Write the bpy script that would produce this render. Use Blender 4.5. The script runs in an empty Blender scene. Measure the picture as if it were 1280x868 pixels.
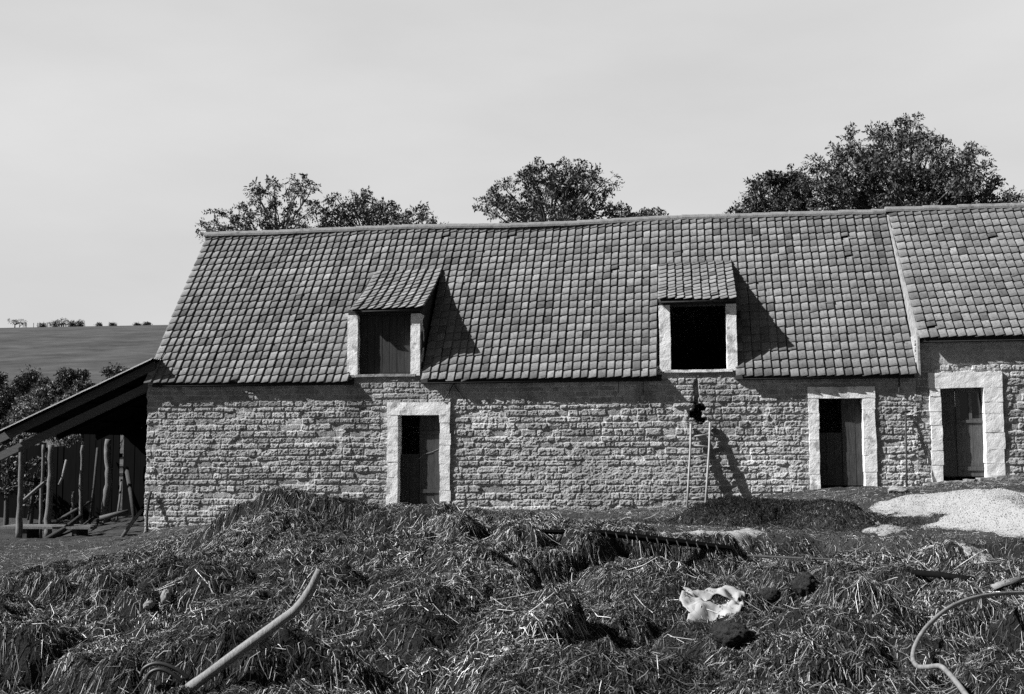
import bpy, math, random
import numpy as np
from mathutils import Vector

random.seed(7)
RNG = np.random.default_rng(7)
S = bpy.context.scene
COL = S.collection

# ------------------------------------------------------------------ camera
F = 1400.0
YAW, PITCH, ROLL = math.radians(8.18), math.radians(5.2), math.radians(-0.22)
CAM = np.array([0.0, -24.14, 1.6])
_fw = np.array([-math.sin(YAW) * math.cos(PITCH), math.cos(YAW) * math.cos(PITCH), math.sin(PITCH)])
_r = np.array([math.cos(YAW), math.sin(YAW), 0.0])
_u = np.cross(_r, _fw)
_r2 = _r * math.cos(ROLL) + _u * math.sin(ROLL)
_u2 = -_r * math.sin(ROLL) + _u * math.cos(ROLL)


def ray(px, py):
    return _fw + _r2 * ((px - 640) / F) + _u2 * ((434 - py) / F)


def at(px, py, Y):
    """world point seen at a photo pixel, on the vertical plane y = Y"""
    d = ray(px, py)
    return CAM + d * ((Y - CAM[1]) / d[1])


def px_per_m(Y):
    return F / (Y - CAM[1])


# ------------------------------------------------------------------ noise
def _hash(ix, iy, seed):
    n = (ix.astype(np.int64) * 374761393 + iy.astype(np.int64) * 668265263 + seed * 1442695041) & 0x7fffffff
    n = ((n ^ (n >> 13)) * 1274126177) & 0x7fffffff
    n = (n ^ (n >> 16)) & 0xffff
    return n / 65535.0


def vnoise(x, y, seed=0):
    x = np.asarray(x, float); y = np.asarray(y, float)
    ix = np.floor(x); iy = np.floor(y)
    fx = x - ix; fy = y - iy
    fx = fx * fx * (3 - 2 * fx); fy = fy * fy * (3 - 2 * fy)
    a = _hash(ix, iy, seed); b = _hash(ix + 1, iy, seed)
    c = _hash(ix, iy + 1, seed); d = _hash(ix + 1, iy + 1, seed)
    return (a * (1 - fx) + b * fx) * (1 - fy) + (c * (1 - fx) + d * fx) * fy


def fbm(x, y, seed=0, octv=4, gain=.5):
    s = 0; a = 1; t = 0
    x = np.asarray(x, float); y = np.asarray(y, float)
    for k in range(octv):
        s = s + a * vnoise(x * 2 ** k, y * 2 ** k, seed + 17 * k); t += a; a *= gain
    return s / t - .5


def sstep(a, b, x):
    t = np.clip((x - a) / (b - a), 0, 1)
    return t * t * (3 - 2 * t)


# ------------------------------------------------------------------ materials
def nodes(m):
    m.use_nodes = True
    nt = m.node_tree
    b = nt.nodes.get('Principled BSDF')
    return nt, b


def grey(v):
    return (v, v, v, 1)


def mat(name, v0, v1=None, scale=3.0, rough=.9, bump=0.0, bscale=40.0, attr=None, stretch=None, spots=None,
        detail=6.0, spec=.15, trans=0.0, bdist=.02):
    """grey (black and white film) material: noise mixed tone, optional per-face tone attribute, optional bump"""
    m = bpy.data.materials.new(name)
    nt, b = nodes(m)
    L = nt.links
    tc = nt.nodes.new('ShaderNodeTexCoord')
    src = tc.outputs['Object']
    if stretch:
        mp = nt.nodes.new('ShaderNodeMapping'); mp.inputs['Scale'].default_value = stretch
        L.new(src, mp.inputs['Vector']); src = mp.outputs['Vector']
    n = nt.nodes.new('ShaderNodeTexNoise')
    n.inputs['Scale'].default_value = scale; n.inputs['Detail'].default_value = detail
    n.inputs['Roughness'].default_value = .65
    L.new(src, n.inputs['Vector'])
    cr = nt.nodes.new('ShaderNodeValToRGB')
    cr.color_ramp.elements[0].position = .3; cr.color_ramp.elements[0].color = grey(v0)
    cr.color_ramp.elements[1].position = .7; cr.color_ramp.elements[1].color = grey(v1 if v1 is not None else v0)
    L.new(n.outputs['Fac'], cr.inputs['Fac'])
    col = cr.outputs['Color']
    if spots:
        n3 = nt.nodes.new('ShaderNodeTexNoise'); n3.inputs['Scale'].default_value = spots[0]
        n3.inputs['Detail'].default_value = 5; L.new(tc.outputs['Object'], n3.inputs['Vector'])
        c3 = nt.nodes.new('ShaderNodeValToRGB')
        c3.color_ramp.elements[0].position = spots[1]; c3.color_ramp.elements[0].color = grey(1)
        c3.color_ramp.elements[1].position = spots[1] + .08; c3.color_ramp.elements[1].color = grey(spots[2])
        L.new(n3.outputs['Fac'], c3.inputs['Fac'])
        mx = nt.nodes.new('ShaderNodeMixRGB'); mx.blend_type = 'MULTIPLY'; mx.inputs['Fac'].default_value = 1
        L.new(col, mx.inputs[1]); L.new(c3.outputs['Color'], mx.inputs[2]); col = mx.outputs['Color']
    if attr:
        at_ = nt.nodes.new('ShaderNodeAttribute'); at_.attribute_name = attr
        mx = nt.nodes.new('ShaderNodeMixRGB'); mx.blend_type = 'MULTIPLY'; mx.inputs['Fac'].default_value = 1
        L.new(col, mx.inputs[1]); L.new(at_.outputs['Fac'], mx.inputs[2]); col = mx.outputs['Color']
    L.new(col, b.inputs['Base Color'])
    b.inputs['Roughness'].default_value = rough
    b.inputs['Specular IOR Level'].default_value = spec
    if bump:
        n2 = nt.nodes.new('ShaderNodeTexNoise'); n2.inputs['Scale'].default_value = bscale
        n2.inputs['Detail'].default_value = 8; n2.inputs['Roughness'].default_value = .7
        L.new(src, n2.inputs['Vector'])
        bp = nt.nodes.new('ShaderNodeBump'); bp.inputs['Strength'].default_value = bump
        bp.inputs['Distance'].default_value = bdist
        L.new(n2.outputs['Fac'], bp.inputs['Height']); L.new(bp.outputs['Normal'], b.inputs['Normal'])
    return m


M = dict(
    stone=mat('stone_masonry', .29, .48, 9, bump=1.0, bscale=40, attr='tone', bdist=.045),
    lime=mat('limewashed_stone', .56, .78, 4, bump=.6, bscale=30, spots=(5, .58, .55)),
    lime_clean=mat('limewash', .56, .76, 4, bump=.5, bscale=40, spots=(4, .62, .6)),
    mortar=mat('mortar_fillet', .15, .34, 7, bump=.6, bscale=30),
    tile=mat('clay_pantile', .125, .215, 18, bump=.35, bscale=70, attr='tone', spots=(24, .60, .5), bdist=.012),
    ridge=mat('ridge_tile', .15, .24, 9, bump=.6, bscale=40, spots=(7, .6, .6)),
    deck=mat('roof_boards', .03, .05, 6),
    darkwood=mat('dark_door_boards', .026, .05, 4, stretch=(9, 9, .7), bump=.3, bscale=20),
    oldwood=mat('old_timber', .028, .065, 5, stretch=(8, 8, .8), bump=.4, bscale=20),
    shadewood=mat('weathered_beam', .07, .11, 5, stretch=(.8, 8, 8), bump=.4, bscale=20),
    tar=mat('tarred_boards', .003, .006, 3, stretch=(6, 6, .6), spec=.05),  # near black: puts shade into the shed's colour, also serves dark bars
    greywood=mat('grey_door_boards', .055, .11, 5, stretch=(8, 8, .8), bump=.4, bscale=20),
    palewood=mat('bleached_wood', .12, .27, 9, stretch=(10, 10, 1), bump=.4, bscale=25),
    ladder=mat('scrubbed_wood', .20, .34, 9),
    post=mat('barked_log', .08, .18, 6, stretch=(6, 6, 1), bump=.6, bscale=20),
    iron=mat('rusty_iron', .025, .05, 12),
    glass=None,
    soil=mat('yard_soil', .018, .060, 1.6, bump=.9, bscale=18, bdist=.05, detail=9),
    manure=mat('manure', .009, .026, 3, bump=1.0, bscale=25, bdist=.05, detail=9),
    dung=mat('dark_dung', .022, .042, 5, bump=1.0, bscale=22, bdist=.06, detail=9),
    straw=mat('straw', .40, .54, 6, rough=.95, attr='tone', spec=.08),
    gravel=mat('white_gravel', .20, .36, 60, bump=.8, bscale=80, bdist=.02, detail=4),
    pebble=mat('pale_pebble', .24, .40, 4, attr='tone'),
    rock=mat('field_stone', .13, .26, 9, bump=.8, bscale=18),
    cloth=mat('white_plastic_sheet', .24, .33, 5, rough=.6, bump=.2, bscale=12),
    hose=mat('grey_rubber_hose', .10, .24, 9, rough=.6, spec=.3),
    blackhose=mat('black_rubber_hose', .02, .035, 5, rough=.5, spec=.4),
    leaf=mat('leaf', .035, .065, 2, rough=.55, attr='tone', spec=.35),
    bark=mat('bark', .05, .09, 6, stretch=(5, 5, 1), bump=.6, bscale=14),
    field=None,
    plaster=mat('lime_plaster', .30, .42, 3, bump=.5, bscale=20),
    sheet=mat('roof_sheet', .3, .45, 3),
)
g = bpy.data.materials.new('window_glass'); nt, b = nodes(g)
b.inputs['Base Color'].default_value = grey(.01); b.inputs['Roughness'].default_value = .12
M['glass'] = g
# far pasture: faint mown streaks and tussocks
M['field'] = mat('pasture', .026, .075, .22, detail=15, stretch=(.5, 1.0, 1.0), spots=(.03, .5, .75))


# ------------------------------------------------------------------ mesh helpers
class MB:
    def __init__(s):
        s.v = []; s.f = []; s.t = []; s.n = 0; s.use_tone = False

    def add(s, v, f, tone=None):
        v = np.asarray(v, float).reshape(-1, 3)
        s.v.append(v)
        for q in f:
            s.f.append([i + s.n for i in q])
        if tone is not None: s.use_tone = True
        s.t.append(np.full(len(v), 1.0 if tone is None else 1.0) * (1.0 if tone is None else tone))
        s.n += len(v)
        return s

    def box(s, x0, x1, y0, y1, z0, z1, tone=None):
        v = [(x, y, z) for z in (z0, z1) for y in (y0, y1) for x in (x0, x1)]
        return s.add(v, [(0, 2, 3, 1), (4, 5, 7, 6), (0, 1, 5, 4), (2, 6, 7, 3), (0, 4, 6, 2), (1, 3, 7, 5)], tone)

    def tube(s, pts, rad, n=8, cap=True, jitter=0.0, tone=None, flat=1.0):
        pts = np.asarray(pts, float); k = len(pts)
        rad = np.broadcast_to(np.asarray(rad, float), (k,))
        V = []
        t = np.gradient(pts, axis=0) if k > 2 else np.repeat((pts[-1] - pts[0])[None], k, 0)
        t /= np.linalg.norm(t, axis=1, keepdims=True) + 1e-9
        ref = np.array([0, 0, 1.0]) if abs(t[0][2]) < .8 else np.array([1.0, 0, 0])
        for i in range(k):
            a = np.cross(t[i], ref); a /= np.linalg.norm(a) + 1e-9
            b_ = np.cross(a, t[i])
            ref = b_
            for j in range(n):
                an = 2 * math.pi * j / n
                r = rad[i] * (1 + jitter * random.uniform(-1, 1))
                V.append(pts[i] + r * (math.cos(an) * a + flat * math.sin(an) * b_))
        Fc = [(i * n + j, i * n + (j + 1) % n, (i + 1) * n + (j + 1) % n, (i + 1) * n + j) for i in range(k - 1) for j in range(n)]
        if cap:
            Fc.append(tuple(range(n - 1, -1, -1))); Fc.append(tuple((k - 1) * n + j for j in range(n)))
        return s.add(V, Fc, tone)

    def build(s, name, m, parent=None, smooth=False):
        v = np.concatenate(s.v) if s.v else np.zeros((0, 3))
        me = bpy.data.meshes.new(name)
        me.from_pydata(v.tolist(), [], s.f); me.update()
        if s.use_tone:
            a = me.attributes.new('tone', 'FLOAT', 'POINT'); a.data.foreach_set('value', np.concatenate(s.t).astype(np.float32))
        return link(name, me, m, parent, smooth)


def link(name, me, m, parent=None, smooth=False):
    o = bpy.data.objects.new(name, me); COL.objects.link(o)
    if m: me.materials.append(m)
    if smooth: me.polygons.foreach_set('use_smooth', np.ones(len(me.polygons), bool))
    if parent:
        o.parent = parent
        o.location = -Vector(world_loc(parent))
    return o


def world_loc(o):
    p = Vector((0, 0, 0))
    while o:
        p += o.location; o = o.parent
    return p


def quads_mesh(name, verts, quads, m, parent=None, smooth=False, tone=None):
    """fast numpy quad mesh"""
    me = bpy.data.meshes.new(name)
    nv, nf = len(verts), len(quads)
    me.vertices.add(nv); me.vertices.foreach_set('co', np.ascontiguousarray(verts, np.float32).ravel())
    me.loops.add(nf * 4); me.loops.foreach_set('vertex_index', np.ascontiguousarray(quads, np.int32).ravel())
    me.polygons.add(nf); me.polygons.foreach_set('loop_start', np.arange(0, nf * 4, 4, dtype=np.int32))
    try: me.polygons.foreach_set('loop_total', np.full(nf, 4, np.int32))
    except Exception: pass
    me.update(calc_edges=True)
    if tone is not None:
        a = me.attributes.new('tone', 'FLOAT', 'POINT'); a.data.foreach_set('value', np.ascontiguousarray(tone, np.float32))
    return link(name, me, m, parent, smooth)


def grid_quads(nx, ny, keep=None):
    i, j = np.meshgrid(np.arange(nx - 1), np.arange(ny - 1), indexing='ij')
    a = (i * ny + j).ravel()
    q = np.stack([a, a + ny, a + ny + 1, a + 1], 1)
    if keep is not None: q = q[keep.ravel()]
    return q


def empty(name, loc, label, cat, group=None):
    o = bpy.data.objects.new(name, None); COL.objects.link(o)
    o.location = Vector(loc); o.empty_display_size = .2
    tag(o, label, cat, group)
    return o


def tag(o, label=None, cat=None, group=None, kind=None):
    if label: o['label'] = label
    if cat: o['category'] = cat
    if group: o['group'] = group
    if kind: o['kind'] = kind
    return o


def rough_box(mb, x0, x1, y0, y1, z0, z1, seg=.06, amp=.008, seed=0, round_=0.0, tone=None):
    """box with subdivided, slightly uneven faces (hewn stone, plastered jambs)"""
    dims = np.array([x1 - x0, y1 - y0, z1 - z0])
    n = np.maximum(2, np.minimum(60, np.ceil(dims / seg).astype(int) + 1))
    lo = np.array([x0, y0, z0])
    for ax in range(3):
        for side in (0, 1):
            o1, o2 = [a for a in range(3) if a != ax]
            A, B = np.meshgrid(np.linspace(0, 1, n[o1]), np.linspace(0, 1, n[o2]), indexing='ij')
            P = np.zeros(A.shape + (3,))
            P[..., o1] = lo[o1] + A * dims[o1]; P[..., o2] = lo[o2] + B * dims[o2]; P[..., ax] = lo[ax] + side * dims[ax]
            P = P.reshape(-1, 3)
            d = np.stack([fbm(P[:, 1] * 7 + P[:, 0] * 3.1, P[:, 2] * 7 + P[:, 0] * 2.3, seed + 1),
                          fbm(P[:, 0] * 7 + P[:, 1] * 3.1, P[:, 2] * 7 + P[:, 1] * 2.3, seed + 2),
                          fbm(P[:, 0] * 7 + P[:, 2] * 3.1, P[:, 1] * 7 + P[:, 2] * 2.3, seed + 3)], 1)
            w_ = np.stack([fbm(P[:, 2] * 2.2 + P[:, 1], P[:, 1] * 2 + 7, seed + 4, 2), 0 * P[:, 0], fbm(P[:, 0] * 2.2, P[:, 1] * 2 + 3, seed + 5, 2)], 1)
            P = P + d * amp * 3 + w_ * amp * 4
            q = grid_quads(n[o1], n[o2])
            if (side == 0) == (ax != 1): q = q[:, ::-1]
            mb.add(P, q.tolist(), tone)
    return mb


# ------------------------------------------------------------------ lie of the land
XL, XR = -11.86, 4.97          # verges of the main roof
ZE, ZR, HS, OV = 3.10, 7.10, 2.75, .22   # eave height, ridge height, half span, eave overhang
ctrl = []
def cp(px, py, Y): ctrl.append(tuple(at(px, py, Y)))
for p in [(185, 672, 0), (300, 660, 0), (485, 640, 0), (650, 637, 0), (860, 633, 0), (1015, 612, 0), (1150, 607, 0), (1240, 600, 0), (1300, 596, 0)]:
    cp(*p)
for p in [(25, 676, 3), (110, 668, 3), (160, 684, -3), (25, 690, -3), (100, 697, -5), (25, 722, -7.5), (160, 690, -6.5)]:
    cp(*p)
for p in [(372, 624, -9.3), (300, 646, -9.2), (430, 650, -9.8), (500, 652, -9.8), (560, 650, -9.8), (640, 656, -10.2), (235, 674, -8.8)]:
    cp(*p)
for p in [(120, 722, -11), (300, 702, -12), (500, 700, -12.3), (700, 692, -11.6), (900, 692, -11), (1100, 692, -10.2), (1270, 696, -10)]:
    cp(*p)
for p in [(30, 790, -14.5), (350, 785, -15), (640, 785, -15), (900, 775, -14.6), (1240, 768, -14)]:
    cp(*p)
for p in [(30, 862, -16.8), (640, 862, -17), (1240, 862, -16.5)]:
    cp(*p)
for p in [(1060, 652, -5), (1250, 650, -6), (900, 655, -5), (760, 650, -4.2), (1050, 618, -1.5), (1220, 607, -1.5)]:
    cp(*p)
ctrl += [(-6, -5, .28), (-9.5, -4.5, .12), (-3, -5.5, .35), (-9, 5, .3), (0, 6, .5), (7, 6, .9), (-16, 8, .2), (-18, 0, -.15),
         (-18, -10, 0), (-16, -18, .0), (10, -18, .05), (11, -8, .7), (12, 0, 1.0), (0, -22, 0), (-8, -22, 0), (8, -22, 0)]
ctrl = np.array(ctrl)


def _tps_fit(P):
    d = np.linalg.norm(P[:, None, :2] - P[None, :, :2], axis=2)
    K = np.where(d > 0, d * d * np.log(d + 1e-12), 0) + np.eye(len(P)) * .25
    A = np.hstack([np.ones((len(P), 1)), P[:, :2]])
    Mx = np.block([[K, A], [A.T, np.zeros((3, 3))]])
    return np.linalg.solve(Mx, np.concatenate([P[:, 2], np.zeros(3)]))


_w = _tps_fit(ctrl)


def base(x, y):
    x = np.asarray(x, float); y = np.asarray(y, float)
    sh = np.broadcast(x, y).shape
    X = np.clip(np.broadcast_to(x, sh).ravel(), -18.5, 12.5); Y = np.clip(np.broadcast_to(y, sh).ravel(), -22, 9)
    out = np.empty(len(X))
    for i in range(0, len(X), 100000):
        xx, yy = X[i:i + 100000], Y[i:i + 100000]
        d2 = (xx[:, None] - ctrl[None, :, 0]) ** 2 + (yy[:, None] - ctrl[None, :, 1]) ** 2
        out[i:i + 100000] = (.5 * d2 * np.log(d2 + 1e-12)) @ _w[:-3] + _w[-3] + _w[-2] * xx + _w[-1] * yy
    return out.reshape(sh)


HA_ = 43.0
_t = np.arange(80, 420, 1.0)
_h = sstep(75, 415, _t)
CREST = float(_t[np.argmax((_h * 49 - 1.6) / _t)]) - 24.0        # where the pasture meets the sky, seen from the yard
HA_ = float(at(100, 410, CREST)[2] / np.interp(CREST + 24, _t, _h))


def hill(x, y):
    t = np.asarray(y, float) + 24.0 - .02 * np.asarray(x, float)
    return HA_ * sstep(75, 415, t) - 6 * sstep(500, 1400, t)


def far_blend(x, y):
    return np.maximum(sstep(13, 40, np.abs(np.asarray(x) + 3)), sstep(8, 35, np.abs(np.asarray(y) + 8) - 6))


def bed_mask(x, y):
    """1 where the manure bed lies, falling to 0 at its ragged edge"""
    e = y + 8.0 + 1.3 * fbm(x * .45, y * .45, 91, 4) * 2 + .10 * (x + 6) - 1.0 * np.exp(-((x + 7.6) / 2.2) ** 2)
    m = 1 - sstep(-.5, .9, e)
    m *= sstep(-15.8, -14.2, x + 1.4 * fbm(x * .6, y * .6, 92, 3))
    m *= 1 - sstep(9.8, 11.0, x)
    m *= sstep(-20.5, -19.3, y)
    return m


# clumps of forked manure: overlapping domes with steep flanks
_r0 = np.random.default_rng(21)
CL = []
for k in range(900):
    cx = _r0.uniform(-14.5, 10.0); cy = -19.5 + 13 * _r0.random() ** 1.15
    r = _r0.uniform(.22, .75) * (1.1 if cy < -12 else .9)
    CL.append((cx, cy, r, r * _r0.uniform(.55, .9), _r0.uniform(0, math.pi), r * _r0.uniform(.26, .60)))


def clumps(x, y):
    """x,y 1-D grids -> height field"""
    H = np.zeros((len(x), len(y)))
    dx = x[1] - x[0]; dy = y[1] - y[0]
    for cx, cy, a, b_, th, h in CL:
        i0 = max(0, int((cx - a - x[0]) / dx)); i1 = min(len(x), int((cx + a - x[0]) / dx) + 2)
        j0 = max(0, int((cy - a - y[0]) / dy)); j1 = min(len(y), int((cy + a - y[0]) / dy) + 2)
        if i0 >= i1 or j0 >= j1: continue
        X, Y = np.meshgrid(x[i0:i1] - cx, y[j0:j1] - cy, indexing='ij')
        X = X + .10 * vnoise((X + cx) * 6, (Y + cy) * 6, 5); Y = Y + .10 * vnoise((X + cx) * 6, (Y + cy) * 6, 6)
        u = (X * math.cos(th) + Y * math.sin(th)) / a; v = (-X * math.sin(th) + Y * math.cos(th)) / b_
        d = np.clip(1 - (u * u + v * v), 0, 1)
        hh = h * d ** .6
        H[i0:i1, j0:j1] = np.maximum(H[i0:i1, j0:j1], hh)
    return H


BX = np.arange(-16.2, 11.2, .032); BY = np.arange(-20.6, -5.4, .032)
gx, gy = np.meshgrid(BX, BY, indexing='ij')
B0 = base(gx, gy)
BM = bed_mask(gx, gy)
BH = clumps(BX, BY)
# the bank breaks down in steps towards the camera
terr = .34 * (sstep(.42, .52, vnoise(gx * .55 + 3, gy * .8, 31)) - .5)
BH *= 1 - .45 * sstep(-11.5, -9.8, gy)
BD = B0 + BM * (BH * .85 + terr * .8 + .22 * fbm(gx * 1.1, gy * 1.1, 41, 3) + .16 * fbm(gx * 5, gy * 5, 43, 4) + .10 * fbm(gx * 14, gy * 14, 44, 2) - .15 - .06 * sstep(-11.5, -9.8, gy)) + .33 * np.exp(-((gx + 5.42) / .75) ** 2 - ((gy + 9.5) / .9) ** 2) - (1 - BM) * .22
# dark dung pile beside the ladder
DC = at(968, 655, -5.3)


def pile(x, y):
    u = (x - DC[0]); v = (y - DC[1])
    w = fbm(x * 1.2, y * 1.2, 61, 4)
    r1 = np.sqrt(((u + .35) / 1.75) ** 2 + (v / 1.15) ** 2) + w * .8
    r2 = np.sqrt(((u - .75) / 1.15) ** 2 + ((v + .35) / .9) ** 2) + w * .5
    h = .50 * np.clip(1 - r1 ** 2, -.3, 1) + 0
    h = np.maximum(h, .47 * np.clip(1 - r2 ** 2, -.3, 1))
    return h + (.16 * fbm(x * 3, y * 3, 62, 4) + .09 * fbm(x * 11, y * 11, 63, 3)) * (h > -.1)


# ------------------------------------------------------------------ ground: one sheet to the horizon
def axis(lo, hi, step, far):
    a = list(np.arange(lo, hi + 1e-6, step)); s = step
    L = []; x = lo
    while x > -far: s *= 1.18; x -= s; L.append(x)
    s = step; R = []; x = a[-1]
    while x < far: s *= 1.18; x += s; R.append(x)
    return np.array(L[::-1] + a + R)


GX = axis(-17, 11, .085, 1900); GY = axis(-21, 8, .085, 1900)
# hill needs its own resolution
GX = np.unique(np.concatenate([GX, np.arange(-330, -17, 4.0)])); GY = np.unique(np.concatenate([GY, np.arange(10, 520, 5.0)]))
ggx, ggy = np.meshgrid(GX, GY, indexing='ij')
fb = far_blend(ggx, ggy)
GZ = base(ggx, ggy) * (1 - fb)
yard = (1 - fb)
GZ = GZ + hill(ggx, ggy) + yard * (.10 * fbm(ggx * 1.3, ggy * 1.3, 71, 4) + .07 * fbm(ggx * 6, ggy * 6, 72, 3))
inside = sstep(.3, .9, bed_mask(ggx, ggy)) * ((ggy > -20) & (ggy < -6) & (ggx > -16) & (ggx < 11))
GZ = GZ - .28 * inside
nx_, ny_ = len(GX), len(GY)
gv = np.stack([ggx, ggy, GZ], 2).reshape(-1, 3)
gq = grid_quads(nx_, ny_)
cxm = gv[gq].mean(1)
isf = (far_blend(cxm[:, 0], cxm[:, 1]) > .6)
ground = quads_mesh('ground', gv, gq, M['soil'], smooth=True)
ground.data.materials.append(M['field'])
ground.data.polygons.foreach_set('material_index', isf.astype(np.int32))
tag(ground, kind='structure')


def bil(A, xs, ys, x, y):
    i = np.clip(np.searchsorted(xs, x) - 1, 0, len(xs) - 2); j = np.clip(np.searchsorted(ys, y) - 1, 0, len(ys) - 2)
    u = np.clip((x - xs[i]) / (xs[i + 1] - xs[i]), 0, 1); v = np.clip((y - ys[j]) / (ys[j + 1] - ys[j]), 0, 1)
    return A[i, j] * (1 - u) * (1 - v) + A[i + 1, j] * u * (1 - v) + A[i, j + 1] * (1 - u) * v + A[i + 1, j + 1] * u * v


def top(x, y):
    """height of whatever lies on top at x, y"""
    x = np.asarray(x, float); y = np.asarray(y, float)
    z = bil(GZ, GX, GY, x, y)
    inb = (x > BX[0]) & (x < BX[-1]) & (y > BY[0]) & (y < BY[-1])
    z = np.where(inb, np.maximum(z, bil(BD, BX, BY, x, y)), z)
    return np.maximum(z, base(x, y) + pile(x, y) - .12)


def drop(px, py):
    """first point where the sight line through a photo pixel meets the yard surface"""
    d = ray(px, py)
    t = np.arange(4, 40, .02)
    P = CAM + d[None] * t[:, None]
    below = P[:, 2] < top(P[:, 0], P[:, 1])
    return P[np.argmax(below)] if below.any() else at(px, py, 0)


bed = quads_mesh('manure_bed', np.stack([gx, gy, BD], 2).reshape(-1, 3),
                 grid_quads(len(BX), len(BY), (BM > .02)[:-1, :-1]), M['manure'], smooth=True)
tag(bed, 'broad bed of dark trampled manure filling the foreground', 'manure', kind='stuff')

px_, py_ = np.arange(DC[0] - 2.6, DC[0] + 2.6, .04), np.arange(DC[1] - 1.9, DC[1] + 1.9, .04)
qx, qy = np.meshgrid(px_, py_, indexing='ij')
pz = base(qx, qy) + pile(qx, qy) - .12
dung = quads_mesh('dung_pile', np.stack([qx, qy, pz], 2).reshape(-1, 3), grid_quads(len(px_), len(py_)), M['dung'], smooth=True)
tag(dung, 'dark rounded dung pile with a steep right flank, between the ladder and the white gravel', 'dung pile')


# ------------------------------------------------------------------ straw
def straw(n, sampler, lmin, lmax, wmin, wmax, tone_lo, tone_hi, seed, lift=.02, drape=1.0, steep=None):
    R = np.random.default_rng(seed)
    x, y = sampler(R, n); n = len(x)
    e = .10
    gxr = (top(x + e, y) - top(x - e, y)) / (2 * e); gyr = (top(x, y + e) - top(x, y - e)) / (2 * e)
    slope = np.hypot(gxr, gyr)
    ang_g = np.arctan2(-gyr, -gxr)
    if steep:
        k = R.random(n) < sstep(steep, steep + .8, slope)
        x, y, gxr, gyr, slope, ang_g = x[k], y[k], gxr[k], gyr[k], slope[k], ang_g[k]; n = len(x)
    w = np.clip(slope * 1.3, 0, .9)
    # local lie of the straw drifts over the heap, so strands gather into swathes
    ang = np.where(R.random(n) < w * drape, ang_g + R.normal(0, .7, n), R.uniform(0, 2 * math.pi, n))
    Ls = R.uniform(lmin, lmax, n) * (.5 + R.random(n)); ws = R.uniform(wmin, wmax, n) * .5
    tone = tone_lo + (tone_hi - tone_lo) * R.random(n) ** 3.2
    tone *= .25 + 1.5 * vnoise(x * 1.1, y * 1.1, seed + 9)
    cs, sn = np.cos(ang), np.sin(ang)
    bend = R.normal(0, .10, n)
    pts = []
    tips = R.random(n) ** 4 * .06 * (Ls / .15)
    for s_, up in ((-.5, 0.0), (0.0, .012), (.5, 1.0)):
        bx = x + cs * Ls * s_ - sn * Ls * bend * (abs(s_) * 2); by = y + sn * Ls * s_ + cs * Ls * bend * (abs(s_) * 2)
        z = top(bx, by) + lift * R.random(n) + (tips if up == 1.0 else up)
        pts.append(np.stack([bx, by, z], 1))
    P = np.stack(pts, 1)                                   # n,3,3
    mid = np.maximum(P[:, 1, 2], .5 * (P[:, 0, 2] + P[:, 2, 2]) - .02); P[:, 1, 2] = mid
    t = P[:, 2] - P[:, 0]; t /= np.linalg.norm(t, axis=1, keepdims=True) + 1e-9
    rv = R.normal(size=(n, 3)) * .7 + np.array([0, 0, 0]); rv[:, 2] *= .5
    sd = np.cross(t, rv + np.array([0, 0, 1.0])); sd /= np.linalg.norm(sd, axis=1, keepdims=True) + 1e-9
    sd = sd * ws[:, None]
    V = np.empty((n, 6, 3))
    V[:, 0] = P[:, 0] - sd; V[:, 1] = P[:, 0] + sd; V[:, 2] = P[:, 1] - sd; V[:, 3] = P[:, 1] + sd
    V[:, 4] = P[:, 2] - sd * .5; V[:, 5] = P[:, 2] + sd * .5
    o = np.arange(n) * 6
    Q = np.concatenate([np.stack([o, o + 1, o + 3, o + 2], 1), np.stack([o + 2, o + 3, o + 5, o + 4], 1)])
    return V.reshape(-1, 3), Q, np.repeat(tone, 6)


def s_bed(R, n):
    x = R.uniform(-15.6, 10.6, n * 3); y = -19.6 + 13.4 * R.random(n * 3)
    m = bil(BM, BX, BY, x, y)
    patch = sstep(.32, .62, vnoise(x * .8, y * .8, 15) * .6 + vnoise(x * 2.7, y * 2.7, 16) * .4)
    k = R.random(n * 3) < m * (.38 + .62 * patch)
    # outside the picture's wedge nothing is needed beyond a margin
    px = (x - CAM[0]) / (y - CAM[1])
    k &= (px > -.78) & (px < .72) & (y > -19)
    return x[k][:n], y[k][:n]


def s_yard(R, n):
    x = R.uniform(-15, 10.6, n * 2); y = R.uniform(-9, -.15, n * 2)
    m = 1 - bil(BM, BX, BY, x, np.minimum(y, -5.5))
    dens = .25 + .75 * vnoise(x * .7, y * .7, 25)
    k = R.random(n * 2) < m * dens
    k &= ~((x < -12) & (y > -1.5) & (R.random(n * 2) < .6))
    return x[k][:n], y[k][:n]


def s_pile(R, n):
    x = R.normal(DC[0], 1.0, n); y = R.normal(DC[1] - .2, .7, n)
    return x, y


parts = [straw(430000, s_bed, .03, .11, .0022, .0048, .06, 1.4, 101, drape=.4),
         straw(90000, s_bed, .03, .11, .0022, .0042, .08, 1.4, 106, lift=.03, steep=.8),
         straw(190000, s_bed, .02, .07, .004, .009, .03, .16, 111, drape=.2, lift=.03),
         straw(30000, s_pile, .015, .05, .004, .009, .02, .14, 112, drape=.2, lift=.03),
         straw(7000, s_bed, .14, .32, .003, .005, .4, 1.5, 102, lift=.03, drape=.5),
         straw(90000, s_yard, .02, .08, .003, .005, .06, 1.0, 103, lift=.012),
         straw(4000, s_yard, .12, .3, .004, .006, .2, 1.0, 104, lift=.02),
         straw(9000, s_pile, .03, .09, .003, .006, .04, .4, 105, drape=.2)]
V = []; Q = []; T = []; off = 0
for v, q, t in parts:
    V.append(v); Q.append(q + off); T.append(t); off += len(v)
st = quads_mesh('straw', np.concatenate(V), np.concatenate(Q), M['straw'], tone=np.concatenate(T))
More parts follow.
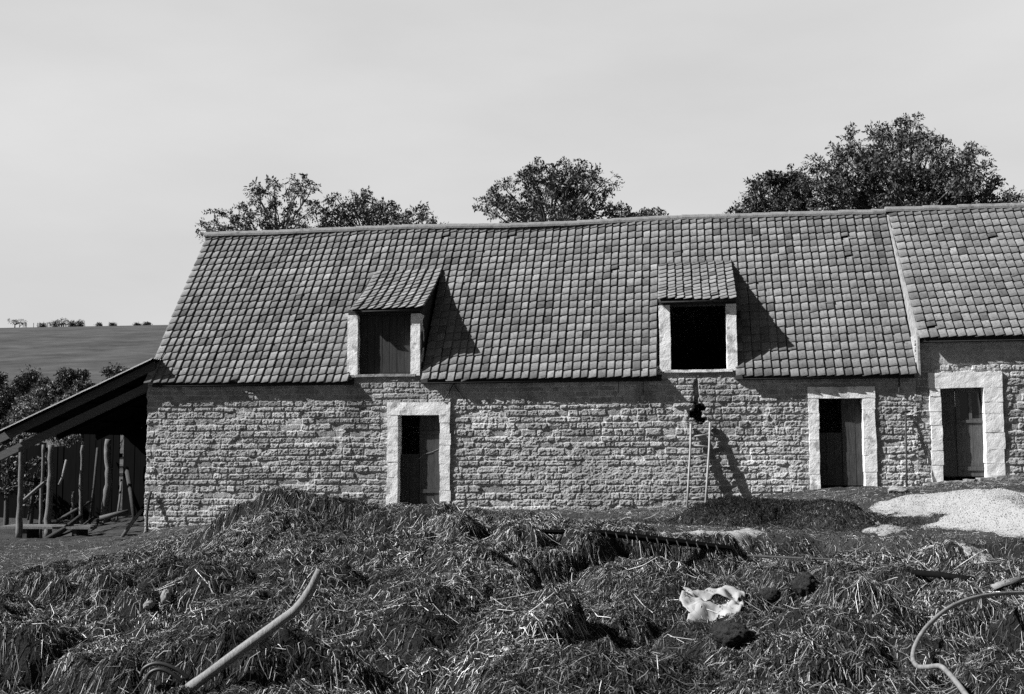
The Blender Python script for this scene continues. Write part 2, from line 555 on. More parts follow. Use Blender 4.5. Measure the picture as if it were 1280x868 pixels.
tag(st, 'loose pale straw strewn and draped over the manure and the yard', 'straw', kind='stuff')


# ------------------------------------------------------------------ masonry
def masonry(x0, x1, z0, ztop, openings, seed, step=.0115, smooth_fn=None, hole=None, left_return=None):
    """front sheet of roughly coursed rubble, real relief; returns verts, quads, tone"""
    R = np.random.default_rng(seed)
    z1 = ztop
    xs = np.linspace(x0, x1, int((x1 - x0) / step) + 1); zs = np.linspace(z0, z1, int((z1 - z0) / step) + 1)
    X, Z = np.meshgrid(xs, zs, indexing='ij')
    # wavy, uneven courses
    Zw = Z + .05 * fbm(X * .4, Z * .7, seed + 1, 3) + .022 * fbm(X * 2.6, Z * 2.0, seed + 2, 2)
    Xw = X + .05 * fbm(X * 2.5, Z * 4, seed + 3, 2)
    hs = []
    zz = z0 - .4
    while zz < z1 + .6:
        h = R.uniform(.105, .165); hs.append((zz, h)); zz += h
    edges = np.array([a for a, h in hs] + [zz])
    ci = np.clip(np.searchsorted(edges, Zw) - 1, 0, len(hs) - 1)
    dep = np.zeros_like(X); tone = np.full(X.shape, .9)
    for c in range(len(hs)):
        msk = ci == c
        if not msk.any(): continue
        zc, h = hs[c]
        w = []; xx = x0 - 1
        while xx < x1 + 1:
            ww = R.uniform(.13, .30) if R.random() < .6 else R.uniform(.28, .52)
            w.append((xx, ww)); xx += ww
        we = np.array([a for a, _ in w] + [xx])
        k = np.clip(np.searchsorted(we, Xw[msk]) - 1, 0, len(w) - 1)
        sx0 = we[k]; sx1 = we[k + 1]
        pr = R.uniform(.012, .039, len(w)); pr[R.random(len(w)) < .15] = .006
        tl = R.normal(0, .12, len(w)); tt = R.uniform(.56, 1.04, len(w)); kz = R.uniform(-.25, .25, len(w))
        jz0 = R.uniform(.003, .014, len(w)); jz1 = R.uniform(.003, .012, len(w)); jx = R.uniform(.001, .009, len(w))
        x_, z_ = Xw[msk], Zw[msk]
        dl = np.minimum(x_ - sx0, sx1 - x_) - jx[k]
        dz = np.minimum(z_ - zc - jz0[k], zc + h - z_ - jz1[k])
        rr_ = .026
        dmin = np.where((dl < rr_) & (dz < rr_), rr_ - np.hypot(rr_ - dl, rr_ - dz), np.minimum(dl, dz))
        dmin = dmin + .014 * (vnoise(X[msk] * 26, Z[msk] * 26, seed + 5) - .5)
        body = sstep(-.001, .015, dmin)
        cxn = (x_ - .5 * (sx0 + sx1)) / (sx1 - sx0); czn = (z_ - zc - .5 * h) / h
        face = pr[k] * (1 + tl[k] * 2 * cxn + kz[k] * 2 * czn)
        dep[msk] = body * face
        tone[msk] = 1.25 + (tt[k] - 1.25) * sstep(.2, .6, body)
    rgh = 1.0
    sm = smooth_fn(X, Z) if smooth_fn else 0
    # joints smeared over with mortar in places
    smear = sstep(.52, .66, vnoise(X * .9, Z * 1.1, seed + 11) * .6 + vnoise(X * 4, Z * 4, seed + 12) * .4)
    dep = dep * (1 - .45 * smear) + .022 * smear
    tone = tone * (1 - .5 * smear) + 1.08 * .5 * smear
    dep = dep + .016 * fbm(X * 8, Z * 12, seed + 6, 3) + .026 * fbm(X * 22, Z * 34, seed + 7, 3, .7) * (.5 + .9 * (dep > .008))
    dep = dep * (1 - .88 * sm) + .03 * sm
    tone = tone * (1 - .7 * sm) + .85 * .7 * sm
    dep = dep + .05 * fbm(X * .35, Z * .5, seed + 8, 2)
    if hole is not None: dep = dep - hole(X, Z)
    Y = -.03 - dep + 0 * X
    cxm = .5 * (X[:-1, :-1] + X[1:, 1:]); czm = .5 * (Z[:-1, :-1] + Z[1:, 1:])
    keep = np.ones(cxm.shape, bool)
    for a, b_, c, d in openings:
        keep &= ~((cxm > a) & (cxm < b_) & (czm > c) & (czm < d))
    # streaks and damp: broad stains, limey bloom here and there
    tone = tone * (1 + .5 * fbm(X * .8, Z * .5, seed + 21, 4)) * (1 + .25 * sstep(.55, .75, vnoise(X * .6, Z * .9, seed + 23))) * (1 - .25 * sstep(.6, .8, vnoise(X * 1.6, Z * .35, seed + 25)))
    verts = np.stack([X, Y, Z], 2)
    return verts.reshape(-1, 3), grid_quads(len(xs), len(zs), keep)[:, ::1], tone.reshape(-1), (verts, xs, zs)


def add_core(vl, ql, tl, x0, x1, z0, z1, openings, y0=.03, y1=.42, top_fn=None):
    """the body of the wall behind the rubble face, split round the openings"""
    xs = sorted({x0, x1, *[o[0] for o in openings], *[o[1] for o in openings]})
    mb = MB()
    for a, b_ in zip(xs[:-1], xs[1:]):
        segs = [(z0, z1)]
        for o in openings:
            if o[0] <= a + 1e-6 and o[1] >= b_ - 1e-6:
                ns = []
                for s0, s1 in segs:
                    if o[2] > s0: ns.append((s0, min(s1, o[2])))
                    if o[3] < s1: ns.append((max(s0, o[3]), s1))
                segs = ns
        for s0, s1 in segs:
            if s1 - s0 > .01: mb.box(a, b_, y0, y1, s0, s1)
    n0 = sum(len(v) for v in vl)
    v = np.concatenate(mb.v)
    vl.append(v); ql.append(np.array(mb.f) + n0); tl.append(np.ones(len(v)))


def px_open(x0, x1, y0, y1, Y=-.03):
    a = at(x0, (y0 + y1) / 2, Y); b_ = at(x1, (y0 + y1) / 2, Y)
    c = at((x0 + x1) / 2, y1, Y); d = at((x0 + x1) / 2, y0, Y)
    return [a[0], b_[0], c[2], d[2]]


# openings, read off the photograph: (x0, x1, z0, z1)
DOOR1 = px_open(498, 550, 519, 634)
DOOR2 = px_open(1024, 1079, 498, 608)
DOOR3 = px_open(1177, 1231, 485, 596)
HAT1 = px_open(448, 514, 389, 469)
HAT2 = px_open(838, 908, 379, 463)
DOR1 = px_open(435, 527, 386, 470)          # outer width of the dormers over their posts
DOR2 = px_open(824, 922, 376, 464)
DOOR1[2] -= .15
SILL1, SILL2 = HAT1[2], HAT2[2]

barn = empty('stone_barn', (0, 0, .3), 'long rubble stone barn with pantiled roof, two dormer hatches and two white framed doors', 'barn')


def wall_top(X):
    return 3.36


HOLE = at(872, 517, -.03)


def barn_hole(X, Z):
    u = (X - HOLE[0] - .05 * np.sign(np.sin(Z * 21))) / .17; v = (Z - HOLE[2]) / .30
    n = vnoise(X * 9, Z * 13, 7) * .5 + vnoise(X * 22, Z * 26, 8) * .5
    a = .26 * sstep(1.15, .85, np.sqrt(u * u + v * v) + n * .5)
    u2 = (X - HOLE[0] + .02) / .07; v2 = (Z - HOLE[2] - .42) / .36
    return np.maximum(a, .10 * sstep(1.2, .7, np.sqrt(u2 * u2 + v2 * v2) + n * .6))


def barn_smooth(X, Z):
    # neater, flatter coursing right under the eave
    return .30 * sstep(2.55, 2.75, Z + .05 * fbm(X * 2, Z * 2, 4)) * (1 - sstep(SILL1 - .25, SILL1, Z) * 0)


WX0 = XL - .01
fop = lambda o, j, l: (o[0] - j, o[1] + j, o[2], o[3] + l)
ops = [(DOOR1[0] - .10, DOOR1[1] + .10, -2, DOOR1[3] + .12), (DOOR2[0] - .10, DOOR2[1] + .10, -2, DOOR2[3] + .12)]
dor = [(DOR1[0] + .02, DOR1[1] - .02, SILL1, 9), (DOR2[0] + .02, DOR2[1] - .02, SILL2, 9)]
v, q, t, (VV, xs, zs) = masonry(WX0, XR - .0, -.9, 3.36, ops + dor, 3, smooth_fn=barn_smooth, hole=barn_hole)
# crooked left arris, turned round the corner
VV = v.reshape(len(xs), len(zs), 3)
VV[:, :, 0] += (np.exp(-((VV[:, :, 0] - WX0) / .25)) * .06 * (fbm(VV[:, :, 2] * 6, 0 * VV[:, :, 2], 77, 3)))
# the wall head tucks in under the tiles, except below the dormer sills
_un = np.ones(VV.shape[:2], bool)
for o in (DOR1, DOR2): _un &= ~((VV[:, :, 0] > o[0] - .02) & (VV[:, :, 0] < o[1] + .02))
_ymin = -OV + (VV[:, :, 2] - ZE + .10) / ((ZR - ZE) / (HS + OV))
VV[:, :, 1] = np.where(_un & (VV[:, :, 2] > 3.05), np.maximum(VV[:, :, 1], _ymin), VV[:, :, 1])
cor = VV[0]                                    # column of verts at the corner
ret = cor.copy(); ret[:, 1] = .42
cq = VV.reshape(-1, 3)[q].mean(1); q = q[barn_hole(cq[:, 0], cq[:, 2]) < .17]
n0 = len(v); k = len(zs)
v2 = np.concatenate([VV.reshape(-1, 3), ret])
qq = np.stack([np.arange(k - 1), np.arange(k - 1) + 1, n0 + np.arange(k - 1) + 1, n0 + np.arange(k - 1)], 1)
vl, ql, tl = [v2], [q, qq], [np.concatenate([t, np.ones(k)])]
add_core(vl, ql, tl, WX0 + .08, XR, -.9, 3.36, [(o[0], o[1], o[2], o[3]) for o in ops + dor if o is not dor[1]] + [(dor[1][0], HOLE[0] - .17, SILL2, 9), (HOLE[0] - .17, HOLE[0] + .17, HOLE[2] - .3, HOLE[2] + .3), (HOLE[0] - .17, HOLE[0] + .17, SILL2, 9), (HOLE[0] + .17, dor[1][1], SILL2, 9)])
quads_mesh('front_wall', np.concatenate(vl), np.concatenate(ql), M['stone'], barn, tone=np.concatenate(tl))

mb = MB()
rise = (ZR - ZE) / (HS + OV)
for gxp, nm in ((WX0 + .04, 'gable_wall'), (XR - .40, 'gable_wall')):
    mb = MB()
    zt = lambda y: ZE + (OV + y) * rise - .30
    yb = 2 * HS
    prof = [(.43, -.9), (yb, -.9), (yb, zt(.1)), (HS, ZR - .2), (.43, zt(.43))]
    w = .38
    vv = [(gxp, y, z) for y, z in prof] + [(gxp + w, y, z) for y, z in prof]
    mb.add(vv, [(0, 1, 2, 3, 4), (9, 8, 7, 6, 5)] + [(i, i + 5, (i + 1) % 5 + 5, (i + 1) % 5) for i in range(5)], 1.0)
    mb.build(nm, M['stone'], barn)
MB().box(WX0 + .05, XR - .02, 2 * HS + .01, 2 * HS + .4, -.9, 3.3, 1.0).build('back_wall', M['stone'], barn)


# ------------------------------------------------------------------ pantiles
def profile_line(pts, n=200):
    """pts: (y,z) bezier control list of 2 or 3 -> function s in [0,len] -> (y,z), (ny,nz)"""
    t = np.linspace(0, 1, n)
    P = np.array(pts, float)
    if len(P) == 2: C = P[0] * (1 - t)[:, None] + P[1] * t[:, None]
    else: C = P[0] * ((1 - t) ** 2)[:, None] + P[1] * (2 * t * (1 - t))[:, None] + P[2] * (t ** 2)[:, None]
    d = np.concatenate([[0], np.cumsum(np.linalg.norm(np.diff(C, axis=0), axis=1))])
    T = np.gradient(C, d, axis=0)

    def f(s):
        y = np.interp(s, d, C[:, 0]); z = np.interp(s, d, C[:, 1])
        ty = np.interp(s, d, T[:, 0]); tz = np.interp(s, d, T[:, 1])
        l = np.hypot(ty, tz)
        y = y + np.minimum(0, s) * ty / l + np.maximum(0, s - d[-1]) * ty / l
        z = z + np.minimum(0, s) * tz / l + np.maximum(0, s - d[-1]) * tz / l
        return y, z, -tz / l, ty / l
    return f, d[-1]


U = np.array([0, .02, .50, .90, .97, 1.0, 1.005])
HU = np.array([.000, .003, .018, .034, .040, .038, .000])


def pantiles(x0, x1, fn, ln, nc, nr, seed, skip=None, sag=None, amp=1.0, skew=0):
    R = np.random.default_rng(seed)
    w = (x1 - x0) / nc; e = ln / nr
    V = []; Q = []; T = []
    off = 0
    m = len(U)
    rowj = R.normal(0, .012, nr) * e * 2
    for r in range(nr):
        for c in range(nc):
            xa = x0 + c * w; sc = (r + .5) * e
            yc, zc, _, _ = fn(sc)
            if skip and skip(xa + w / 2, float(yc), float(zc), sc): continue
            xj = R.normal(0, .0035) + .010 * math.sin(c * 1.7 + r * .13)
            s0 = r * e + R.normal(0, .007) + .012 * math.sin(c * .21 + r) + rowj[r] + .02 * (vnoise(c * .12, r * .3, seed) - .5)
            s1 = s0 + e * 1.22
            lift = .037 + R.uniform(-.004, .008); rot = R.normal(0, .007)
            tl = float(np.clip(R.normal(1, .15), .5, 1.5)) * (.84 + .32 * float(vnoise(c * .22, r * .30, seed + 5)))
            if R.random() < .03: tl *= .6
            if R.random() < .05 * (.3 + 1.6 * float(vnoise(c * .15, r * .25, seed + 7))): tl *= 1.2
            if R.random() < .018: s0 -= R.uniform(.02, .06); rot += R.normal(0, .05)
            if R.random() < .006: s0 += e * .35; tl *= .7
            pv = []
            for s_, lf in ((s0, lift - .014), (s0, lift), (s1, .010)):
                y, z, ny, nz = fn(s_)
                for k in range(m):
                    h = HU[k] * amp * (1.0 if s_ == s0 else .9) + lf
                    if lf == lift - .014: h -= 0
                    # lower lip slightly rounded
                    lip = -.004 * max(0, U[k] - .8) / .2 if s_ == s0 else 0
                    yy, zz, _, _ = fn(s_ - lip + rot * (U[k] - .5) * w * 3)
                    xx = xa + U[k] * w + xj
                    sg = sag(xx, s_) if sag else 0
                    if skew: xx = xx + skew * (s_ / ln) * (1 - (xx - x0) / (x1 - x0))
                    pv.append((xx, yy + ny * h + ny * sg, zz + nz * h + nz * sg))
            V += pv
            for a in range(2):
                for k in range(m - 1):
                    i = off + a * m + k
                    Q.append((i, i + 1, i + m + 1, i + m))
            T += [tl] * (3 * m); off += 3 * m
    return np.array(V), np.array(Q), np.array(T)


FN, LN = profile_line([(-OV, ZE), (HS, ZR)])
NC, NR = 92, 22
TW = (XR - XL) / NC


def sag_main(x, s):
    return .11 * (float(vnoise(x * .30, s * .4, 8)) - .5) - .03 * math.sin((x - XL) / (XR - XL) * math.pi) * s / LN


def roof_y(z): return -OV + (z - ZE) / rise


# top of each dormer where it runs out on the main slope
def roof_hit(px, py):
    d = ray(px, py)
    # plane z = ZE + (y+OV)*rise
    t = (ZE + (OV + 0) * rise - CAM[2] + CAM[1] * rise - 0) / (d[2] - d[1] * rise) if False else None
    tt = np.linspace(20, 40, 4001); P = CAM + d[None] * tt[:, None]
    s = P[:, 2] - (ZE + (P[:, 1] + OV) * rise)
    return P[np.argmin(np.abs(s))]


D = []
for (pl, pr, ptop, pbot), DO in (((437, 528, 343, 389), DOR1), ((822, 921, 331, 377), DOR2)):
    hit = roof_hit((pl + pr) / 2 + 20, ptop)
    a = at(pl, pbot, -.24)[0]; b_ = at(pr, pbot, -.24)[0]; zb = at((pl + pr) / 2, pbot, -.24)[2]
    D.append(dict(x0=a, x1=b_, zb=zb + .02, yt=hit[1], zt=hit[2]))


def skip_main(x, y, z, s):
    for d, o in zip(D, (DOR1, DOR2)):
        if d['x0'] - .0 < x < d['x1'] + .0 and z < d['zt'] - .10:
            return True
    return False


v, q, t = pantiles(XL, XR, FN, LN, NC, NR, 5, skip_main, sag_main, skew=.12)
# timber deck under the tiles, open where the dormers stand; rear slope as a plain slope of tiles
vl, ql, tl = [v], [q], [t]
cuts = [XL + .14] + [c for d in D for c in (d['x0'] + .06, d['x1'] - .06)] + [XR - .03]
mb = MB()


def slab(mb, xa, xb, s0, s1, th=.05, off=-.095):
    P = []
    for s in (s0, s1):
        y, z, ny, nz = FN(s)
        for h in (off, off - th):
            for x in (xa, xb): P.append((x, y + ny * h, z + nz * h))
    mb.add(P, [(0, 1, 5, 4), (2, 6, 7, 3), (0, 2, 3, 1), (4, 5, 7, 6), (0, 4, 6, 2), (1, 3, 7, 5)], .15)


for i in range(5):
    if i % 2 == 0: slab(mb, cuts[i], cuts[i + 1], .02, LN)
    else:
        d = D[i // 2]
        s = (d['zt'] - ZE) / (ZR - ZE) * LN
        slab(mb, cuts[i], cuts[i + 1], s - .05, LN)
P = []
for y, z in ((HS, ZR), (2 * HS + OV, ZE)):
    for h in (0.02, -.07):
        for x in (XL + .1, XR): P.append((x, y, z + h * 1.4))
mb.add(P, [(0, 4, 5, 1), (2, 3, 7, 6), (0, 1, 3, 2), (4, 6, 7, 5), (0, 2, 6, 4), (1, 5, 7, 3)], 1.0)
n0 = sum(len(a) for a in vl)
vv = np.concatenate(mb.v); vl.append(vv); ql.append(np.array(mb.f) + n0); tl.append(np.concatenate(mb.t))
roof = quads_mesh('roof', np.concatenate(vl), np.concatenate(ql), M['tile'], barn, tone=np.concatenate(tl))


def ridge_caps(x0, x1, seed, parent, y=HS, z=ZR, sagf=None):
    R = np.random.default_rng(seed)
    mb = MB(); x = x0
    while x < x1 - .05:
        L = min(R.uniform(.36, .44), x1 - x)
        dz = R.uniform(-.008, .008); V = []
        for xx, sc in ((x - .02, 1.05), (x + L, .97)):
            s = sagf(xx, LN) if sagf else 0
            for k in range(9):
                a = math.pi * (k / 8) * 1.12 - math.pi * .06
                V.append((xx, y - math.cos(a) * .135 * sc, z - .035 + dz + s * .6 + math.sin(a) * .115 * sc))
        f = [(k, k + 1, k + 10, k + 9) for k in range(8)] + [tuple(range(8, -1, -1))]
        mb.add(V, f); x += L
    return mb.build('ridge_cap', M['ridge'], parent)


ridge_caps(XL + .11, XR + .02, 3, roof, sagf=sag_main)


# ------------------------------------------------------------------ dormers
def dormer(i, DO, HA, sill, board):
    d = D[i]
    xl, xr = DO[0], DO[1]
    mb = MB()
    # cheeks: boarded triangles between the roof slope and the dormer roof
    f, ln = profile_line([(-.24, d['zb']), (-.24 + (d['yt'] + .24) * .62, d['zb'] + (d['zt'] - d['zb']) * .50), (d['yt'] + .08, d['zt'] + .08 * rise)])
    yy = np.array([f(s)[0] for s in np.linspace(0, ln, 24)]); zz = np.array([f(s)[1] for s in np.linspace(0, ln, 24)])
    cheeks = []
    for xc in (xl + .02, xr - .09):
        mb = MB()
        ys = np.linspace(.02, d['yt'] - .02, 14)
        zt = np.interp(ys, yy, zz) - .05; zb = ZE + (ys + OV) * rise - .16
        zt = np.maximum(zt, zb + .01)
        V = []; Fc = []
        for x in (xc, xc + .07):
            for a in range(14): V += [(x, ys[a], zb[a]), (x, ys[a], zt[a])]
        for a in range(13):
            Fc += [(2 * a, 2 * a + 1, 2 * a + 3, 2 * a + 2), (28 + 2 * a, 28 + 2 * a + 2, 28 + 2 * a + 3, 28 + 2 * a + 1),
                   (2 * a + 1, 28 + 2 * a + 1, 28 + 2 * a + 3, 2 * a + 3)]
        Fc += [(0, 28, 29, 1), (26, 27, 55, 54)]
        mb.add(V, Fc); cheeks.append(mb)
    nc = 9
    nr = max(6, int(round(ln / .215)))
    v, q, t = pantiles(d['x0'], d['x1'], f, ln, nc, nr, 50 + i, None, lambda x, s: .05 * (float(vnoise(x * 1.2 + 9 * i, s * .8, 18)) - .5), 1.1)
    mbd = MB()
    P = []
    ss = np.linspace(.03, ln - .02, 10)
    for s in ss:
        y, z, ny, nz = f(s)
        for h in (-.01, -.05):
            for x in (d['x0'] + .02, d['x1'] - .02): P.append((x, float(y + ny * h), float(z + nz * h)))
    Fq = []
    for a in range(9):
        b4 = 4 * a
        Fq += [(b4, b4 + 1, b4 + 5, b4 + 4), (b4 + 2, b4 + 6, b4 + 7, b4 + 3), (b4, b4 + 4, b4 + 6, b4 + 2), (b4 + 1, b4 + 3, b4 + 7, b4 + 5)]
    Fq += [(0, 2, 3, 1)]
    n0 = len(v)
    o = quads_mesh('dormer', np.concatenate([v, np.array(P)]), np.concatenate([q, np.array(Fq) + n0]), M['tile'], barn,
               tone=np.concatenate([t, np.full(len(P), .2)]))
    zt = d['zb'] - .07
    for mb in cheeks: mb.build('cheek', M['darkwood'], o)
    # two white posts
    for a, b_, s in ((DO[0], HA[0], 1), (HA[1], DO[1] - .02, 2)):
        rough_box(MB2 := MB(), a + .004, b_ + (.0), -.10, .30, sill - .02, zt, .05, .006, 30 + 5 * i + s)
        MB2.build('post', M['lime'], o)
    MB2 = MB(); MB2.box(DO[0] + .01, DO[1] - .03, -.06, .26, zt + .002, zt + .10); MB2.build('lintel', M['darkwood'], o)
    MB2 = MB(); rough_box(MB2, DO[0] + .10, DO[1] - .12, -.105, .30, sill - .045, sill + (.012), .05, .005, 60 + i); MB2.build('sill', M['lime' if i else 'mortar'], o)
    if board:
        mbb = MB(); x = HA[0] + .012; n = 7; w = (HA[1] - HA[0] - .024) / n
        for k in range(n):
            mbb.box(x + k * w + .004, x + (k + 1) * w - .004, .07 + .004 * (k % 2), .11, sill + .06, zt - .002)
        mbb.box(HA[0] + .012, HA[1] - .012, .06, .105, sill + .016, sill + .055)
        mbb.build('hatch_door', M['darkwood'], o)
    return o


dormer(0, DOR1, HAT1, SILL1, True)
dormer(1, DOR2, HAT2, SILL2, False)


# ------------------------------------------------------------------ doorways
def surround(parent, DO, jl, jr, lh, seed, depth=.36, m='lime', name='door_surround', bottom=None, stones=True):
    R = np.random.default_rng(seed)
    mb = MB()
    x0, x1, z0, z1 = DO
    zb = z0 - (.12 if bottom is None else bottom)
    for a, b_, side in ((x0 - jl, x0, 0), (x1, x1 + jr, 1)):
        z = zb
        while z < z1 - .001:
            h = R.uniform(.22, .42); zt = min(z1, z + h)
            if z1 - zt < .15: zt = z1
            ex = R.uniform(-.012, .018)
            if side == 0: rough_box(mb, a - ex, b_ + R.uniform(-.008, .008), -.088 + R.uniform(-.004, .004), depth - .1, z + .002, zt - .002, .045, .006, seed + int(z * 50))
            else: rough_box(mb, a + R.uniform(-.008, .008), b_ + ex, -.088 + R.uniform(-.004, .004), depth - .1, z + .002, zt - .002, .045, .006, seed + 7 + int(z * 50))
            z = zt
    rough_box(mb, x0 - jl - .01, x1 + jr + .01, -.093, depth - .1, z1 + .002, z1 + lh, .05, .006, seed + 3)
    # mortar core closing the gap to the wall behind
    mb.box(x0 - jl + .03, x0 - .02, -.06, depth - .1, zb, z1)
    mb.box(x1 + .02, x1 + jr - .03, -.06, depth - .1, zb, z1)
    return mb.build(name, M[m], parent)


def boards(mb, x0, x1, y, z0, z1, n, th=.035, gap=.005, seed=0):
    R = np.random.default_rng(seed); w = (x1 - x0) / n
    for k in range(n):
        dy = R.uniform(-.004, .004)
        mb.box(x0 + k * w + gap / 2, x0 + (k + 1) * w - gap / 2, y + dy, y + dy + th, z0, z1)
    return mb


def zpx(px, py): return at(px, py, 0.1)[2]
def xpx(px, py): return at(px, py, 0.1)[0]


s1 = surround(barn, DOOR1, .24, .23, .28, 11)
x0, x1, z0, z1 = DOOR1
mid = xpx(524, 560)
mb = boards(MB(), mid, x1 - .0, .13, z0, z1 - .01, 3, seed=1)
mb.box(mid + .03, x1 - .03, .105, .128, z1 - .42, z1 - .35); mb.box(mid + .03, x1 - .03, .105, .128, z0 + .45, z0 + .53)
dl = mb.build('door_leaf', M['oldwood'], barn)
tag(dl, 'weathered door leaf with a pale diagonal scratch')
sc = MB()
pts = [at(523, 574, .10), at(530, 568, .10), at(540, 565, .10), at(549, 561, .10)]
sc.tube([(p[0], .122, p[2]) for p in pts], .005, 5); sc.build('rope', M['palewood'], dl)  # thin raised tube drawn as the door's pale diagonal scratch
mb = boards(MB(), x0 + .0, mid - .005, .14, z0, zpx(510, 568), 2, seed=2)
mb.build('half_door', M['darkwood'], barn)

s2 = surround(barn, DOOR2, .20, .25, .24, 23)
x0, x1, z0, z1 = DOOR2
mid = xpx(1053, 550)
boards(MB(), mid, x1, .12, z0 + .01, z1 - .01, 3, seed=3).build('door_leaf', M['oldwood'], barn)
boards(MB(), x0, mid - .005, .125, z0 + .01, zpx(1040, 541), 3, seed=4).build('half_door', M['darkwood'], barn)

# iron wall tie, an inverted V under the eave
p0, p1, p2 = at(554, 502, -.1), at(567, 480, -.1), at(580, 500, -.1)
MB().tube([(p0[0], -.105, p0[2]), (p1[0], -.105, p1[2]), (p2[0], -.105, p2[2])], .018, 6).build('wall_tie', M['iron'], barn)
# two short iron straps hanging from the eave
for pxa in (1124, ):
    a = at(pxa, 473, -.12); b_ = at(pxa, 491, -.12)
    MB().tube([(a[0], -.12, a[2]), (b_[0], -.12, b_[2])], .018, 6).build('iron_strap', M['iron'], barn)
for pxa, pya, pyb in ((773, 474, 492), (804, 474, 507), ):
    a = at(pxa, pya, -.1); b_ = at(pxa, pyb, -.1)
    MB().tube([(a[0], -.10, a[2]), (b_[0], -.10, b_[2])], .008, 5).build('iron_rod', M['iron'], barn)

# ------------------------------------------------------------------ the wing on the right
XW = 11.5
ZEW = at(1150, 424, -OV)[2]
wing = empty('barn_wing', (XR + .2, 0, .9), 'stone wing adjoining the barn at right, with a higher eave and a white framed door', 'barn')
DZ = DOOR3


def wing_smooth(X, Z):
    return .95 * sstep(DZ[3] + .42, DZ[3] + .52, Z + .06 * fbm(X * 2, Z * 2, 4)) * sstep(DZ[0] - .10, DZ[0] + .05, X) \
        + .0 * X


wops = [(DZ[0] - .10, DZ[1] + .10, -2, DZ[3] + .12)]
v, q, t, _ = masonry(XR + .004, XW, -.3, ZEW + .10, wops, 9, smooth_fn=wing_smooth)
vl, ql, tl = [v], [q], [t]
add_core(vl, ql, tl, XR + .004, XW, -.3, ZEW + .10, wops)
quads_mesh('front_wall', np.concatenate(vl), np.concatenate(ql), M['stone'], wing, tone=np.concatenate(tl))
MB().box(XR + .02, XW, 2 * HS + .01, 2 * HS + .4, -.3, 3.4, 1.0).build('back_wall', M['stone'], wing)
mb = MB()
riseW = (ZR - ZEW) / (HS + OV)
for gxp in (XW - .38,):
    prof = [(.43, -.3), (2 * HS, -.3), (2 * HS, ZEW - .1), (HS, ZR - .2), (.43, ZEW + .3)]
    vv = [(gxp, y, z) for y, z in prof] + [(gxp + .38, y, z) for y, z in prof]
    mb.add(vv, [(0, 1, 2, 3, 4), (9, 8, 7, 6, 5)] + [(i, i + 5, (i + 1) % 5 + 5, (i + 1) % 5) for i in range(5)], 1.0)
mb.build('gable_wall', M['stone'], wing)
FNW, LNW = profile_line([(-OV, ZEW), (HS, ZR + .03)])
ncw = int(round((XW + .1 - XR - .1) / TW))
v, q, t = pantiles(XR + .07, XW + .1, FNW, LNW, ncw, 18, 15, None, lambda x, s: .06 * (float(vnoise(x * .3 + 4, s * .4, 9)) - .5))
mb = MB(); P = []
for s in (.02, LNW):
    y, z, ny, nz = FNW(s)
    for h in (-.075, -.12):
        for x in (XR + .07, XW + .1): P.append((x, float(y + ny * h), float(z + nz * h)))
mb.add(P, [(0, 1, 5, 4), (2, 6, 7, 3), (0, 2, 3, 1), (4, 5, 7, 6), (0, 4, 6, 2), (1, 3, 7, 5)], .2)
P = []
for y, z in ((HS, ZR), (2 * HS + OV, ZEW)):
    for h in (.02, -.07):
        for x in (XR + .05, XW + .1): P.append((x, y, z + h * 1.4))
mb.add(P, [(0, 4, 5, 1), (2, 3, 7, 6), (0, 1, 3, 2), (4, 6, 7, 5), (0, 2, 6, 4), (1, 5, 7, 3)], 1.0)
n0 = len(v); vv = np.concatenate(mb.v)
rw = quads_mesh('roof', np.concatenate([v, vv]), np.concatenate([q, np.array(mb.f) + n0]), M['tile'], wing, tone=np.concatenate([t, np.concatenate(mb.t)]))
ridge_caps(XR + .045, XW + .1, 13, rw, z=ZR + .04)
# limed upstand closing the step between the two roof slopes
ys = np.linspace(-OV + .02, HS, 40); V = []
for xx in (XR + .03, XR + .072):
    for y in ys:
        w = .010 * float(fbm(y * 5, xx * 3, 88, 3))
        V += [(xx + w, y, ZE + (y + OV) * rise - .08), (xx + w, y, ZEW + (y + OV) * riseW + .035 + w * 2)]
n = len(ys); Fc = []
for a in range(n - 1):
    Fc += [(2 * a, 2 * a + 1, 2 * a + 3, 2 * a + 2), (2 * n + 2 * a, 2 * n + 2 * a + 2, 2 * n + 2 * a + 3, 2 * n + 2 * a + 1), (2 * a + 1, 2 * n + 2 * a + 1, 2 * n + 2 * a + 3, 2 * a + 3)]
Fc += [(0, 2 * n, 2 * n + 1, 1)]
MB().add(V, Fc).build('roof_upstand', M['mortar'], wing)
s3 = surround(wing, DOOR3, .22, .36, .32, 37, m='lime_clean')
x0, x1, z0, z1 = DOOR3
pa, pb = px_open(1202, 1213, 491, 523), px_open(1217, 1229, 491, 523)
w1 = xpx(1196, 540)
mb = boards(MB(), x0, w1 - .004, .14, z0, z1 - .01, 1, seed=8)
yb = .12
for a, b_ in ((w1, pa[0]), (pa[1], pb[0]), (pb[1], x1)):
    mb.box(a + .002, b_ - .002, yb, yb + .04, z0, z1 - .01)
for o in (pa, pb):
    mb.box(o[0], o[1], yb + .002, yb + .038, z0, o[2]); mb.box(o[0], o[1], yb + .002, yb + .038, o[3], z1 - .01)
mb.box(w1, x1 - .01, yb - .02, yb - .001, o[2] - .09, o[2] - .03); mb.box(w1, x1 - .01, yb - .02, yb - .001, z0 + .12, z0 + .2)
dw = mb.build('door', M['greywood'], wing)
for o in (pa, pb): MB().box(o[0], o[1], yb + .02, yb + .026, o[2], o[3]).build('pane', M['glass'], dw)
mb = MB()
R = random.Random(3)
xx = at(1160, 604, -.15)[0]
